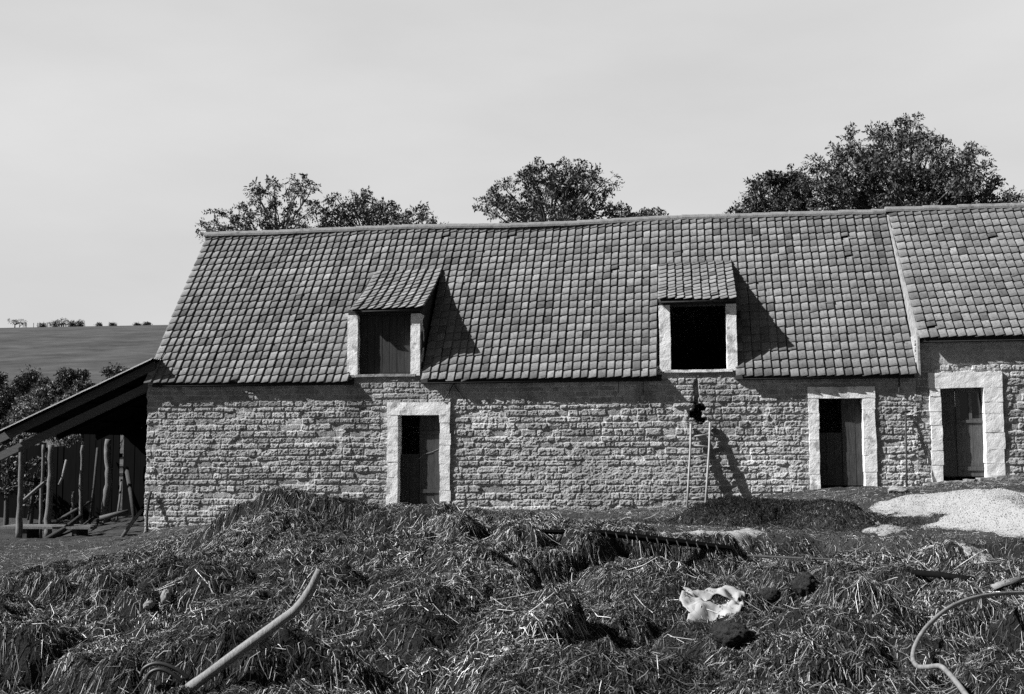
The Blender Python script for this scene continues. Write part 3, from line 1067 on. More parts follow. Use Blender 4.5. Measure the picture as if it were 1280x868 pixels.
while xx < at(1250, 600, -.15)[0]:
    w = R.uniform(.25, .5); zc = top(np.array([xx + w / 2]), np.array([-.3]))[0]
    rough_box(mb, xx, xx + w - .03, -.36 + R.uniform(-.05, .05), -.06, zc - .15, zc + R.uniform(.05, .12), .06, .02, int(xx * 9) + 50); xx += w
mb.build('doorstep', M['rock'], wing)

# ------------------------------------------------------------------ lean-to shed on the left gable
shed = empty('lean_to_shed', (-13.2, 3, .1), 'open dark lean-to shed of rough timber against the left end of the barn', 'shed')
A = at(187, 449, -.35); Bq = at(20, 528, -.35)
ms = (Bq[2] - A[2]) / (Bq[0] - A[0])
XE = -15.35


def shed_z(x): return A[2] + (x - A[0]) * ms


# corrugated roof sheet
n = 220
xs_ = np.linspace(XE, A[0] + .05, 30); ysd = np.linspace(-.35, 5.75, n)
SX, SY = np.meshgrid(xs_, ysd, indexing='ij')
wob = .012 * fbm(SX * 3, SY * .8, 5, 2)
Zt = shed_z(SX) + .012 * np.sin(SY * 60) + wob
vt = np.stack([SX, SY, Zt], 2).reshape(-1, 3); vb = np.stack([SX, SY, Zt - .018], 2).reshape(-1, 3)
q = grid_quads(30, n)
e0 = np.arange(29) * n
edge = np.stack([e0, e0 + n, e0 + n + 30 * n, e0 + 30 * n], 1)
sr = quads_mesh('roof', np.concatenate([vt, vb]), np.concatenate([q, edge, q[:, ::-1] + 30 * n]), M['sheet'], shed)
sr.data.materials.append(M['tar'])  # underside coloured near black in place of its shade
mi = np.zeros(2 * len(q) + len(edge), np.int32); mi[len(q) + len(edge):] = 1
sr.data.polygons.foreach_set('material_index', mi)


def sloped(x0, x1, y0, y1, dz0, dz1):
    mb = MB(); P = []
    for x in (x0, x1):
        for y in (y0, y1):
            for dz in (dz0, dz1): P.append((x, y, shed_z(x) + dz))
    return mb.add(P, [(0, 1, 3, 2), (4, 6, 7, 5), (0, 4, 5, 1), (2, 3, 7, 6), (0, 2, 6, 4), (1, 5, 7, 3)])


sloped(XE - .1, A[0] - .02, -.08, -.03, -.22, -.025).build('barge_board', M['shadewood'], shed)
lo = at(100, 517, .02)
hb = .56
sloped(XE - .7, A[0] - .04, .10, .22, -hb - .02, -hb + .17).build('tie_beam', M['shadewood'], shed)
for k, y in enumerate((2.0, 3.9)):
    sloped(XE + .1, A[0], y, y + .12, -.22, -.03).build('rafter', M['tar'], shed)  # rafters coloured near black so they sink into painted shade
for k in range(4):
    x = A[0] - .4 - k * .85
    mb = MB(); mb.box(x, x + .09, -.02, 5.6, shed_z(x) - .045, shed_z(x) - .022); mb.build('purlin', M['tar'], shed)  # purlins take the same painted shade colour


def log_post(px, pyt, pyb, Y, r, seed, crook=.04, name='post', m='post', ztop=None):
    a = at(px, pyb, Y); x = a[0]
    z0 = a[2] - .35; z1 = shed_z(x) - .03 if ztop is None else ztop
    k = 16; R = np.random.default_rng(seed)
    zz = np.linspace(z0, z1, k)
    ox = crook * .6 * np.cumsum(R.normal(0, .5, k)); oy = crook * .3 * np.cumsum(R.normal(0, .5, k))
    ox -= np.linspace(ox[0], ox[-1], k) * .7
    rr = r * (1 + .05 * R.normal(size=k)) * np.linspace(1.1, .85, k)
    return MB().tube(np.stack([x + ox, Y + oy, zz], 1), rr, 10, jitter=.06).build(name, M[m], shed, True)


log_post(24, 570, 655, 1.2, .07, 1)
log_post(61, 570, 655, 3.0, .085, 2)
log_post(51, 570, 656, 2.6, .045, 3, .02)
log_post(101, 585, 662, 4.6, .05, 4)
log_post(91, 615, 645, 5.1, .05, 5, ztop=at(91, 615, 5.1)[2])
log_post(131, 570, 640, 5.2, .10, 6, .09)
# back boarding, its near-black colour standing in for shade
mb = MB(); x = XE + .02; R = random.Random(18)
while x < -11.75:
    w = R.uniform(.15, .22); mb.box(x, min(x + w - .006, -11.72), 5.62 + R.uniform(-.012, .012), 5.66, -.4, shed_z(x + w) - .06); x += w
mb.build('back_wall', M['tar'], shed)
wb = empty('tarred_fence', (-16, 5.6, 0), 'tall dark tarred board fence stepping down to the left behind the open shed', 'fence')  # fence added so the view between the posts goes dark
mb = MB(); x = -21.5; R = random.Random(8)
while x < XE - .2:
    w = R.uniform(.16, .22); h = 1.75 if x < -16.7 else 2.2
    mb.box(x, x + w - .006, 5.6 + R.uniform(-.012, .012), 5.64, -.4, h + R.uniform(-.10, .10)); x += w
mb.build('boards', M['tar'], wb)
mb = MB(); mb.box(-21.5, XE - .05, 5.645, 5.72, .5, .62); mb.box(-21.5, XE - .05, 5.645, 5.72, 1.4, 1.52); mb.build('rail', M['tar'], wb)


def pole_thing(name, pts, r, m, label, cat, group=None, n=8, jitter=.05, flat=1.0):
    pts = np.array(pts); c = pts[0]
    o = MB().tube(pts - c, r, n, jitter=jitter, flat=flat).build(name, M[m], None, True)
    o.location = Vector(c)
    return tag(o, label, cat, group)


pole_thing('brace_pole', [at(28, 627, 1.6), at(43, 614, 2.1), at(57, 602, 2.7)], .04, 'palewood', 'pale sloping pole leaning against the left log post of the shed', 'pole')
pole_thing('split_stick', [at(74, 606, 4.2), at(78, 597, 4.3), at(83, 575, 4.4)], .035, 'palewood', 'short pale forked stick hanging behind the shed posts', 'stick')
pole_thing('leaning_plank', [at(52, 678, .7), at(80, 662, 1.5), at(101, 646, 2.2)], .075, 'oldwood', 'dark plank sloping up from the shed floor', 'plank', n=4)
pole_thing('leaning_rail', [at(118, 646, 5.4), at(100, 660, 3.6), at(60, 676, 1.2)], .03, 'oldwood', 'thin rail sloping beside the dark plank on the shed floor', 'rail')
pole_thing('leaning_prop', [at(150, 676, .6), at(164, 655, .8), at(178, 637, 1.0)], .045, 'shadewood', 'dark prop leaning to the right against the barn end inside the shed', 'prop')
# timber and poles stacked in the dark at the back of the shed
GS = 'odd timbers stood in the back of the shed'
for k, (pa3, pb3, r3, m3, lb3) in enumerate((
        ((112, 655, 4.9), (122, 560, 5.4), .035, 'oldwood', 'thin grey pole leaning on the back of the shed, left of the crooked post'),
        ((168, 648, 4.4), (158, 585, 5.4), .06, 'oldwood', 'broad dim board leaning on the back of the shed near the barn'),
        ((146, 650, 4.2), (152, 600, 5.3), .03, 'shadewood', 'short dim batten leaning right of the crooked post'),
        ((70, 652, 4.8), (112, 628, 4.6), .045, 'oldwood', 'dark beam end lying across the foot of the shed posts'),
        ((35, 650, 4.2), (44, 590, 5.0), .03, 'oldwood', 'thin pole leaning on the fence at the far left'),
        ((125, 648, 3.8), (160, 640, 4.0), .07, 'shadewood', 'rough log lying on the shed floor below the crooked post'))):
    pole_thing('timber', [at(*pa3), (at(*pa3) + at(*pb3)) / 2 + .01, at(*pb3)], r3, m3, lb3, 'timber', n=6)
# plank platform
pl = empty('plank_platform', at(60, 668, 1.6), 'low plank platform with a pale edge beside the shed posts', 'platform')
a = at(14, 660, 1.4); b_ = at(112, 656, 2.6)
mb = MB(); mb.box(a[0] - .4, a[0] + 2.0, 1.5, 1.8, a[2] - .03, a[2] + .03); mb.build('board', M['post'], pl)
mb = MB(); mb.box(a[0] - .4, a[0] + 1.8, 1.85, 2.2, a[2] - .02, a[2] + .035); mb.build('board', M['post'], pl)
for x in (a[0] + .2, a[0] + 1.5):
    MB().box(x, x + .12, 1.55, 2.1, a[2] - .5, a[2] - .035).build('trestle', M['oldwood'], pl)
for k, (pxx, pyy, s) in enumerate(((88, 672, .07), (70, 680, .05), (110, 668, .06))):
    pass

# ------------------------------------------------------------------ ladder and tools against the wall
lad = empty('ladder', at(870, 632, -.5), 'short wooden ladder leaning on the stone wall under the hole', 'ladder')
def leanpt(px, py, ptop, pbot, q=.50): return at(px, py, -.10 - q * (py - ptop) / (pbot - ptop))
rails = [((863.5, 531), (863, 560), (861, 595), (859, 630)), ((887.5, 529), (886.5, 560), (884, 598), (881.5, 634))]
for r in rails:
    P = [leanpt(a, b_, 530, 632) for a, b_ in r]; P[-1] = P[-1] + (P[-1] - P[-2]) * .12
    MB().tube(P, .062, 8, flat=.36).build('rail', M['ladder'], lad, True)
for k, f_ in enumerate(np.linspace(.14, .93, 7)):
    ya = 531 + f_ * 99
    xa = np.interp(ya, [p[1] for p in rails[0]], [p[0] for p in rails[0]]); xb = np.interp(ya, [p[1] for p in rails[1]], [p[0] for p in rails[1]])
    j = random.Random(k).uniform(-2, 2)
    MB().tube([leanpt(xa, ya + j, 530, 632), leanpt(xb, ya - j - .5, 530, 632)], .020, 6).build('rung', M['ladder'], lad, True)

rk = empty('hay_rake', at(1133, 614, -.4), 'thin wooden rake standing against the wall between the two right doors', 'rake')
MB().tube([at(1133.5, 614, -.45), at(1133, 565, -.27), at(1132, 515, -.11)], .020, 8).build('handle', M['oldwood'], rk, True)
MB().tube([at(1128, 514, -.12), at(1138, 514.5, -.12)], .022, 6).build('head', M['oldwood'], rk, True)
pole_thing('crooked_stick', [at(184, 671, -.40), at(183.5, 655, -.30), at(184, 640, -.22), at(186, 625, -.15), at(189, 614, -.12)], .030, 'oldwood', 'crooked stick propped at the left corner of the barn wall', 'stick')

# stones at the foot of the wall
def boulder(px, py, rx, ry, rz, name, label, seed, m='rock', group=None, P=None, cat='stone'):
    P = drop(px, py) if P is None else P
    R = np.random.default_rng(seed); ro = .6 if m == 'dung' else .45
    n, k = 40, 26; V = []
    for i in range(k + 1):
        th = math.pi * i / k
        for j in range(n):
            ph = 2 * math.pi * j / n
            d = np.array([math.sin(th) * math.cos(ph), math.sin(th) * math.sin(ph), math.cos(th)])
            w = 1 + .55 * float(fbm(d[0] * 1.3 + d[2] * .9 + seed, d[1] * 1.3 + d[2] * .7, seed, 3)) + ro * float(fbm(d[0] * 6 + d[2] * 3, d[1] * 6 - d[2] * 4, seed + 1, 4))
            V.append((d[0] * rx * w, d[1] * ry * w, d[2] * rz * w))
    Fc = [(i * n + j, (i + 1) * n + j, (i + 1) * n + (j + 1) % n, i * n + (j + 1) % n) for i in range(k) for j in range(n)]
    o = MB().add(V, Fc).build(name, M[m], None, True)
    o.location = Vector((P[0], P[1], P[2] + rz * .6)); o.rotation_euler.z = R.uniform(0, 3)
    return tag(o, label, cat, group)


boulder(1154, 605, .30, .2, .16, 'wall_stone', 'flat grey stone at the wall foot left of the wing door', 3)
boulder(1122, 616, .17, .12, .07, 'wall_stone', 'small grey stone by the foot of the rake', 4)
boulder(207, 752, .05, .045, .065, 'field_stone', 'upright pale stone in the straw at left, right one of two', 5)
boulder(186, 760, .06, .05, .04, 'field_stone', 'pale stone in the straw at left, lower left one of two', 6)
boulder(1006, 742, .13, .12, .11, 'dung_clod', 'round dark clod of dung standing in the straw at right', 7, 'dung', cat='clod')
boulder(962, 752, .12, .11, .08, 'dung_clod', 'flatter dark clod of dung left of the round one', 8, 'dung', cat='clod')
boulder(912, 800, .13, .12, .08, 'dung_clod', 'big dark clod of dung below the white plastic sheet', 9, 'dung', cat='clod')

# ------------------------------------------------------------------ things lying in the straw
P = [drop(258, 850), drop(300, 815), drop(345, 783)]
d0 = 7.4
def along(px, py, t): return CAM + ray(px, py) * t
pp = [(236, 861), (258, 845), (300, 814), (340, 785), (368, 764), (380, 750), (390, 733), (399, 713)]
dd_ = [float((drop(*p) - CAM) @ _fw) for p in pp]
t0_ = min(dd_[0] - .05, dd_[1] - .1); t1_ = t0_ + .9
for i_, f_ in enumerate((0, .15, .4, .65, .85)): t1_ = min(t1_, t0_ + (dd_[i_] - .10 - t0_) / max(f_, .2) if f_ else t1_)
pts = [along(p[0], p[1], t0_ + (t1_ - t0_) * f_) for p, f_ in zip(pp, (0, .15, .4, .65, .85, .92, .96, 1.0))]
pole_thing('bent_pole', pts, [.036, .035, .034, .032, .030, .028, .026, .022], 'palewood', 'long bent bare pole jutting up out of the straw at lower left', 'pole', n=12, jitter=.07)

# dark toothed beam
a0, a1 = drop(668, 661), drop(914, 690)
bm = empty('harrow_beam', (a0 + a1) / 2, 'long dark timber beam with pegs lying half buried across the straw', 'beam')
up = np.array([0, 0, .06])
line = [a0 - up * .5, a0 * .66 + a1 * .34 + up * .7, a0 * .33 + a1 * .67 + up * .7, a1 + up * .6]
MB().tube(line, [.02, .030, .034, .030], 4, flat=1.2).build('bar', M['tar'], bm)
for k in range(14):
    f_ = .25 + .72 * k / 14
    p = a0 * (1 - f_) + a1 * f_ + up
    MB().tube([p + np.array([0, -.07, 0]), p + np.array([.02, -.12, -.05])], .007, 5).build('peg', M['darkwood'], bm)
pa_, pb_ = drop(932, 697), drop(1092, 704)
pole_thing('thin_dark_pole', [pa_ + up * .4, (pa_ + pb_) / 2 + up * .3, pb_ + up * .4], .013, 'oldwood', 'thin dark pole lying in the straw right of the pegged beam', 'pole')
pa_, pb_ = drop(1142, 718), drop(1212, 727)
pole_thing('short_dark_bar', [pa_ + up * .3, (pa_ + pb_) / 2 + up * .4, pb_ + up * .3], .03, 'tar', 'short dark bar lying in the straw below the gravel', 'bar')

# hose at right
hp = [(1310, 741), (1262, 742), (1225, 746), (1190, 758), (1162, 780), (1146, 803), (1141, 822), (1147, 833), (1160, 834), (1175, 833), (1186, 842), (1198, 856), (1210, 872)]
Hs = [drop(*p) for p in hp]
# a stiff hose rides on the high spots of the straw
dh = np.array([float((p - CAM) @ _fw) for p in Hs])
dh = np.array([dh[max(0, i - 2):i + 3].min() for i in range(len(dh))])
dh = np.polyval(np.polyfit(np.arange(len(dh)), dh, 3), np.arange(len(dh))); dh -= .08
hs_ = np.array([along(p[0], p[1], t) for p, t in zip(hp, dh)])
def catmull(P, k=8):
    P = np.asarray(P, float); Q = np.vstack([2 * P[0] - P[1], P, 2 * P[-1] - P[-2]]); out = []
    for i in range(1, len(Q) - 2):
        for t in np.linspace(0, 1, k, endpoint=False):
            out.append(.5 * ((2 * Q[i]) + (-Q[i - 1] + Q[i + 1]) * t + (2 * Q[i - 1] - 5 * Q[i] + 4 * Q[i + 1] - Q[i + 2]) * t * t + (-Q[i - 1] + 3 * Q[i] - 3 * Q[i + 1] + Q[i + 2]) * t ** 3))
    return np.array(out + [P[-1]])
pole_thing('hose', catmull(hs_), .0165, 'hose', 'thick pale grey hose curling down through the straw at lower right', 'hose', n=10, jitter=0)
for kk, (arc, lb) in enumerate((([(176, 846), (180, 836), (192, 830), (206, 831), (222, 838), (236, 848)], 'black hose looping out of the straw at bottom left, upper loop'),
                 ([(182, 852), (188, 841), (200, 837), (214, 842), (228, 852)], 'black hose looping out of the straw at bottom left, lower loop'))):
    tt_ = min(float((drop(*p) - CAM) @ _fw) for p in arc) - .03 - .05 * kk
    P = [along(p[0], p[1], tt_) for p in arc]
    pole_thing('black_hose', catmull(P), .013, 'blackhose', lb, 'hose', n=8, jitter=0)

# white plastic sheet, torn, in two lapping folds
def sheet_strip(name, path, width, seed, label, tip=.3):
    P = catmull([drop(*p) for p in path], 8)
    P[:, 1] = np.convolve(np.pad(P[:, 1], 6, 'edge'), np.ones(13) / 13, 'valid')
    k = len(P); n = 12
    t = np.gradient(P, axis=0); t /= np.linalg.norm(t, axis=1, keepdims=True)
    sd = np.cross(t, np.array([0, 0, 1.0])); sd /= np.linalg.norm(sd, axis=1, keepdims=True)
    wd = np.interp(np.linspace(0, 1, k), np.linspace(0, 1, len(width)), width)
    V = np.empty((k, n, 3))
    for i in range(k):
        for j in range(n):
            u = j / (n - 1) - .5
            p = P[i] + sd[i] * u * wd[i] * (1 + .25 * float(fbm(i * .25, seed, seed, 2)))
            z = float(top(np.array([p[0]]), np.array([p[1]]))[0])
            f_ = float(fbm(i * .23 + seed, j * .33, seed + 4, 3))
            V[i, j] = (p[0], p[1], max(z + .02, .35 * P[i][2] + .65 * z) + .012 + .045 * f_)
    return V, k, n


S1 = sheet_strip('a', [(858, 746), (866, 752), (882, 745), (900, 746), (916, 749), (932, 756)], [.08, .34, .20, .20, .28, .08], 3, '')
S2 = sheet_strip('b', [(857, 781), (872, 777), (890, 771), (906, 766), (917, 762), (926, 756)], [.05, .20, .27, .27, .17, .05], 8, '')
S3 = sheet_strip('c', [(868, 750), (866, 758), (868, 766), (876, 773)], [.14, .24, .14, .06], 12, '')
V = []; Q = []; off = 0
for Vv, k, n in (S1, S2, S3):
    V.append(Vv.reshape(-1, 3)); Q.append(grid_quads(k, n) + off); off += k * n
pls = quads_mesh('plastic_sheet', np.concatenate(V), np.concatenate(Q), M['cloth'], smooth=True)
md = pls.modifiers.new('thickness', 'SOLIDIFY'); md.thickness = .006
tag(pls, 'torn white plastic sheet crumpled on the straw at right of centre', 'plastic sheet')
S4 = sheet_strip('d', [(757, 652), (770, 651), (790, 650)], [.04, .10, .04], 15, '')
sc_ = quads_mesh('paper_scrap', S4[0].reshape(-1, 3) - np.array([0, 0, .02]), grid_quads(S4[1], S4[2]), M['cloth'], smooth=True)
md = sc_.modifiers.new('thickness', 'SOLIDIFY'); md.thickness = .005
tag(sc_, 'small white scrap lying on bare ground below the barn wall', 'scrap')

# ------------------------------------------------------------------ white gravel
def inside_poly(x, y, P):
    r = np.zeros(x.shape, bool); n = len(P)
    for i in range(n):
        x1_, y1_ = P[i]; x2_, y2_ = P[(i + 1) % n]
        c = ((y1_ > y) != (y2_ > y)) & (x < (x2_ - x1_) * (y - y1_) / (y2_ - y1_ + 1e-12) + x1_)
        r ^= c
    return r


def poly_dist(x, y, P):
    d = np.full(x.shape, 1e9); n = len(P)
    for i in range(n):
        a = np.array(P[i]); b_ = np.array(P[(i + 1) % n]); ab = b_ - a
        t = np.clip(((x - a[0]) * ab[0] + (y - a[1]) * ab[1]) / (ab @ ab + 1e-12), 0, 1)
        d = np.minimum(d, np.hypot(x - a[0] - t * ab[0], y - a[1] - t * ab[1]))
    return np.where(inside_poly(x, y, P), d, -d)


def flatg(px, py):
    """where a photo pixel meets the smooth lie of the yard"""
    d = ray(px, py); t = np.arange(5, 26, .02); P = CAM + d[None] * t[:, None]
    b_ = P[:, 2] < base(P[:, 0], P[:, 1])
    return P[np.argmax(b_)][:2] if b_.any() else P[-1][:2]


def gravel_mesh(outline, hmax, reach, seed, step=.03):
    Pp = [tuple(flatg(*p)) for p in outline]
    a = np.array(Pp)
    x = np.arange(a[:, 0].min() - .3, a[:, 0].max() + .3, step); y = np.arange(a[:, 1].min() - .3, a[:, 1].max() + .3, step)
    X, Y = np.meshgrid(x, y, indexing='ij')
    d = poly_dist(X, Y, Pp) + .35 * fbm(X * 1.5, Y * 1.5, seed, 4)
    h = hmax * sstep(0, reach, d) ** .8 + .03 * fbm(X * 12, Y * 12, seed + 2, 3)
    zg = np.minimum(top(X, Y), base(X, Y) + .10)
    Z = zg + h - .10 * sstep(.04, -.12, d)
    keep = (d[:-1, :-1] > -.12)
    return X, Y, Z, keep, x, y, d


GP = [gravel_mesh([(1078, 637), (1100, 630), (1180, 626), (1215, 624), (1330, 622), (1340, 676), (1250, 671), (1205, 665), (1145, 660), (1170, 652), (1190, 643), (1140, 641), (1100, 643)], .17, .9, 5)]
X, Y, Z, keep, x, y, d = GP[0]
bump_ = .24 * np.exp(-(((X - flatg(1250, 652)[0]) / 1.0) ** 2 + ((Y - flatg(1250, 652)[1]) / 2.2) ** 2))
Z = Z + np.where(d > 0, bump_ * sstep(0, .8, d), 0)
gp = quads_mesh('gravel_heap', np.stack([X, Y, Z], 2).reshape(-1, 3), grid_quads(len(x), len(y), keep), M['gravel'], smooth=True)
tag(gp, 'low heap of bright white gravel spread in front of the wing', 'gravel heap')
GZtop = [(X, Y, Z, d)]
V = []; Q = []; off = 0
for k, ol in enumerate(([(1088, 664), (1098, 659), (1122, 660), (1126, 666), (1104, 669)],
                        [(800, 668), (850, 664), (900, 666), (945, 665), (940, 672), (880, 675), (815, 674)],
                        [(1200, 708), (1230, 712), (1260, 716), (1290, 720), (1290, 740), (1255, 733), (1225, 722)],
                        [(1150, 634), (1180, 640), (1160, 645), (1130, 648), (1110, 646)])):
    X2, Y2, Z2, kp, x2, y2, d2 = gravel_mesh(ol, .05, .3, 30 + k)
    # lie on whatever is there
    Z2 = np.where(d2 > -.05, top(X2, Y2) + .03 * sstep(-.05, .15, d2) + .02 * fbm(X2 * 12, Y2 * 12, 3, 2), Z2)
    V.append(np.stack([X2, Y2, Z2], 2).reshape(-1, 3)); Q.append(grid_quads(len(x2), len(y2), kp) + off); off += len(V[-1])
tag(quads_mesh('spilt_gravel', np.concatenate(V), np.concatenate(Q), M['gravel'], smooth=True), 'thin pale patches of spilt gravel trodden into the yard', 'gravel', kind='stuff')
# loose pebbles
R = np.random.default_rng(77); V = []; Q = []; T = []; off = 0
oct_ = np.array([(1, 0, 0), (0, 1, 0), (-1, 0, 0), (0, -1, 0), (0, 0, 1)], float)
idx = np.argwhere(d > .02)
pick = idx[R.integers(0, len(idx), 16000)]
for i, j in pick:
    s = R.uniform(.006, .013); c = np.array([X[i, j] + R.uniform(-.02, .02), Y[i, j] + R.uniform(-.02, .02), Z[i, j]])
    P = oct_ * s * R.uniform(.6, 1.3, 3) + c
    V.append(P); Q += [(off, off + 1, off + 4, off + 4), ]; Q.pop()
    Q += [(0 + off, 1 + off, 4 + off), (1 + off, 2 + off, 4 + off), (2 + off, 3 + off, 4 + off), (3 + off, 0 + off, 4 + off)]
    T.append(np.full(5, R.uniform(.6, 1.15))); off += 5
me = bpy.data.meshes.new('pebbles'); me.from_pydata(np.concatenate(V).tolist(), [], Q); me.update()
a_ = me.attributes.new('tone', 'FLOAT', 'POINT'); a_.data.foreach_set('value', np.concatenate(T).astype(np.float32))
tag(link('pebbles', me, M['pebble']), 'loose white pebbles on the gravel heap', 'pebbles', kind='stuff')
# rubble on the bare floor before the shed and clods about the yard
pole_thing('pale_board', [drop(1240, 737) + up * .2, drop(1250, 734) + up * .3, drop(1275, 727) + up * .3], .075, 'palewood', 'pale board end lying beside the hose at the right edge', 'board', n=4, flat=.4)


# ------------------------------------------------------------------ trees
def leaves(centres, dirs, size, R, k=9, spread=1.0, tone=None):
    """sprays of paired leaflets round a twig; centres n,3 ; returns verts, quads, tone"""
    n = len(centres)
    ax = dirs / (np.linalg.norm(dirs, axis=1, keepdims=True) + 1e-9)
    rnd = R.normal(size=(n, 3)); rnd[:, 2] *= .4
    sd = np.cross(ax, rnd); sd /= np.linalg.norm(sd, axis=1, keepdims=True) + 1e-9
    V = []; T = []
    L = size * R.uniform(.7, 1.3, n)
    tn = R.uniform(.6, 1.5, n) if tone is None else tone
    for i in range(k):
        f = (i // 2 + .5) / ((k + 1) / 2); s = 1 if i % 2 else -1
        b0 = centres + ax * (L * f)[:, None] * 2.2 + np.array([0, 0, -1.0]) * (L * f * f * .7)[:, None]
        dl = (sd * s + ax * .6 + R.normal(size=(n, 3)) * .28); dl[:, 2] -= .25
        dl /= np.linalg.norm(dl, axis=1, keepdims=True)
        wv = np.cross(dl, R.normal(size=(n, 3)) * .6 + np.array([0, 0, 1.0])); wv /= np.linalg.norm(wv, axis=1, keepdims=True) + 1e-9
        ll = L * R.uniform(.75, 1.1, n) * .9; ww = ll * .23
        m = b0 + dl * (ll * .45)[:, None]
        V.append(np.stack([b0, m - wv * ww[:, None], b0 + dl * ll[:, None], m + wv * ww[:, None]], 1))
        T.append(np.repeat(tn[:, None] * R.uniform(.85, 1.15, (n, 1)), 4, 1))
    V = np.concatenate(V).reshape(-1, 3); T = np.concatenate(T).reshape(-1)
    return V, np.arange(len(V)).reshape(-1, 4), T


def tree(name, lobes, Y, base_px, label, cat, group, leaf=.12, per=48, depth=1.6, seed=0, trunk_r=.2, flatten=.75, below=0, ztrunk=None, tw=1.0, tone_mul=1.0):
    R = np.random.default_rng(seed)
    c = at(base_px, 300, Y); x0 = c[0]
    z0 = float(bil(GZ, GX, GY, np.array([x0]), np.array([float(Y)]))[0]) - .2
    o = empty(name, (x0, Y, z0 + .2), label, cat, group)
    L = []
    for px, py, r in lobes:
        y = Y + R.normal(0, depth * .5)
        p = at(px, py, y); L.append((p, r / px_per_m(y)))
    zs = np.array([l[0][2] for l in L]); zmin = zs.min()
    for k in range(below):
        p, r = L[R.integers(len(L))]
        q = p + np.array([abs(R.normal(0, .5)) if p[0] < -10 else R.normal(0, .8), R.normal(0, depth * .5), -R.uniform(.8, 2.2)]); L.append((q, r))
    zt = zmin - .8 if ztrunk is None else ztrunk
    mb = MB()
    fork = np.array([x0, Y, max(z0 + 1.2, zt)])
    kz = np.linspace(z0 - .2, fork[2], 8)
    pth = np.stack([x0 + .10 * np.sin(kz * .9 + seed), Y + .10 * np.cos(kz * .7), kz], 1)
    mb.tube(pth, np.linspace(trunk_r * 1.35, trunk_r * .85, 8), 10, jitter=.06)
    fork = pth[-1]
    C = []; Dr = []
    # main limbs share their way upward: group lobes by bearing
    for p, r in sorted(L, key=lambda a: a[0][2]):
        mid = fork * .45 + p * .55 + np.array([0, 0, .12 * np.linalg.norm(p - fork)]) * .6 + R.normal(0, .12, 3)
        tt = np.linspace(0, 1, 7)[:, None]
        B = fork * (1 - tt) ** 2 + mid * 2 * tt * (1 - tt) + p * tt ** 2
        B[1:-1] += R.normal(0, .05, (5, 3))
        rr = np.linspace(min(trunk_r * .2, .03 + .010 * np.linalg.norm(p - fork)), .010, 7) * tw
        mb.tube(B, rr, 5, cap=False)
        n = int(per * (r / .33) ** 2)
        nt_ = max(4, n // 7)
        for k in range(nt_):
            d = R.normal(size=3); d /= np.linalg.norm(d); rad = r * (.35 + .65 * R.random() ** .5)
            e = p + d * rad * np.array([1, 1, flatten]); s = B[R.integers(4, 7)]
            mb.tube(np.array([s, (s + e) / 2 + R.normal(0, .03, 3), e]), np.array([.012, .009, .005]) * tw, 3, cap=False)
            m = max(3, n // nt_)
            f = R.uniform(.55, 1.05, m)[:, None]
            cc = s * (1 - f) + e * f + R.normal(0, .07 * r / .33, (m, 3))
            dd = (e - p)[None] / (np.linalg.norm(e - p) + 1e-6) + R.normal(0, .6, (m, 3)); dd[:, 2] = dd[:, 2] * .6 + .1
            C.append(cc); Dr.append(dd)
    mb.build('trunk', M['bark'], o, True)
    C = np.concatenate(C); Dr = np.concatenate(Dr)
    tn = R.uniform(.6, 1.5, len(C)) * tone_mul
    v, q, t = leaves(C, Dr, leaf, R, tone=tn)
    quads_mesh('crown', v, q, M['leaf'], o, tone=t)
    return o


G = 'trees rising behind the barn ridge'
T1 = [(323, 228, 8), (341, 230, 10), (336, 240, 11), (318, 244, 9), (328, 254, 11), (347, 252, 12), (363, 230, 9), (368, 241, 7), (381, 225, 11), (389, 236, 10), (379, 239, 9), (357, 258, 10), (323, 273, 15), (299, 265, 11), (267, 265, 8), (251, 288, 9), (272, 281, 12), (286, 277, 12), (310, 281, 15), (344, 276, 17), (371, 275, 16), (390, 262, 9), (260, 280, 9)]
tree('walnut_tree', T1, 8.5, 345, 'airy tree with tall split sprays and bare stems above the left end of the ridge', 'tree', G, seed=1, below=12, per=42)
T1b = [(400, 257, 9), (421, 249, 9), (416, 263, 13), (437, 249, 11), (456, 246, 13), (460, 262, 15), (480, 252, 11), (485, 268, 13), (466, 278, 17), (432, 276, 17), (496, 273, 11), (405, 276, 13), (447, 264, 13), (488, 280, 12)]
tree('walnut_tree', T1b, 9.5, 450, 'denser low tree close right of the airy split tree', 'tree', G, seed=2, below=10, per=54)
T1c = [(530, 256, 7), (525, 266, 9), (534, 272, 10), (512, 279, 9), (549, 282, 7), (520, 282, 10)]
tree('sapling', T1c, 8.8, 528, 'small pointed sapling top peeping over the ridge right of the left trees', 'tree', G, seed=3, below=4, per=55, trunk_r=.08)
T2 = [(629, 228, 9), (616, 241, 9), (603, 248, 6), (603, 264, 8), (620, 257, 12), (636, 250, 12), (642, 263, 13), (625, 271, 12), (666, 202, 7), (660, 214, 10), (653, 226, 12), (668, 220, 12), (657, 237, 11), (675, 234, 12), (688, 213, 12), (697, 206, 9), (721, 206, 9), (710, 217, 13), (723, 219, 11), (699, 228, 14), (712, 235, 15), (692, 243, 14), (710, 250, 15), (675, 252, 12), (684, 267, 15), (701, 267, 15), (723, 267, 15), (740, 268, 12), (736, 221, 10), (749, 217, 9), (762, 224, 8), (745, 230, 9), (756, 237, 8), (741, 241, 8), (756, 252, 7), (756, 265, 7), (662, 270, 13), (726, 240, 10), (766, 256, 6)]
tree('walnut_tree', T2, 9.0, 695, 'broad domed tree standing alone above the middle of the ridge', 'tree', G, seed=4, below=14, per=54, trunk_r=.24)
T2b = [(776, 259, 7), (769, 267, 9), (789, 268, 9), (800, 267, 10), (815, 263, 8), (826, 265, 5), (782, 272, 9), (810, 272, 9)]
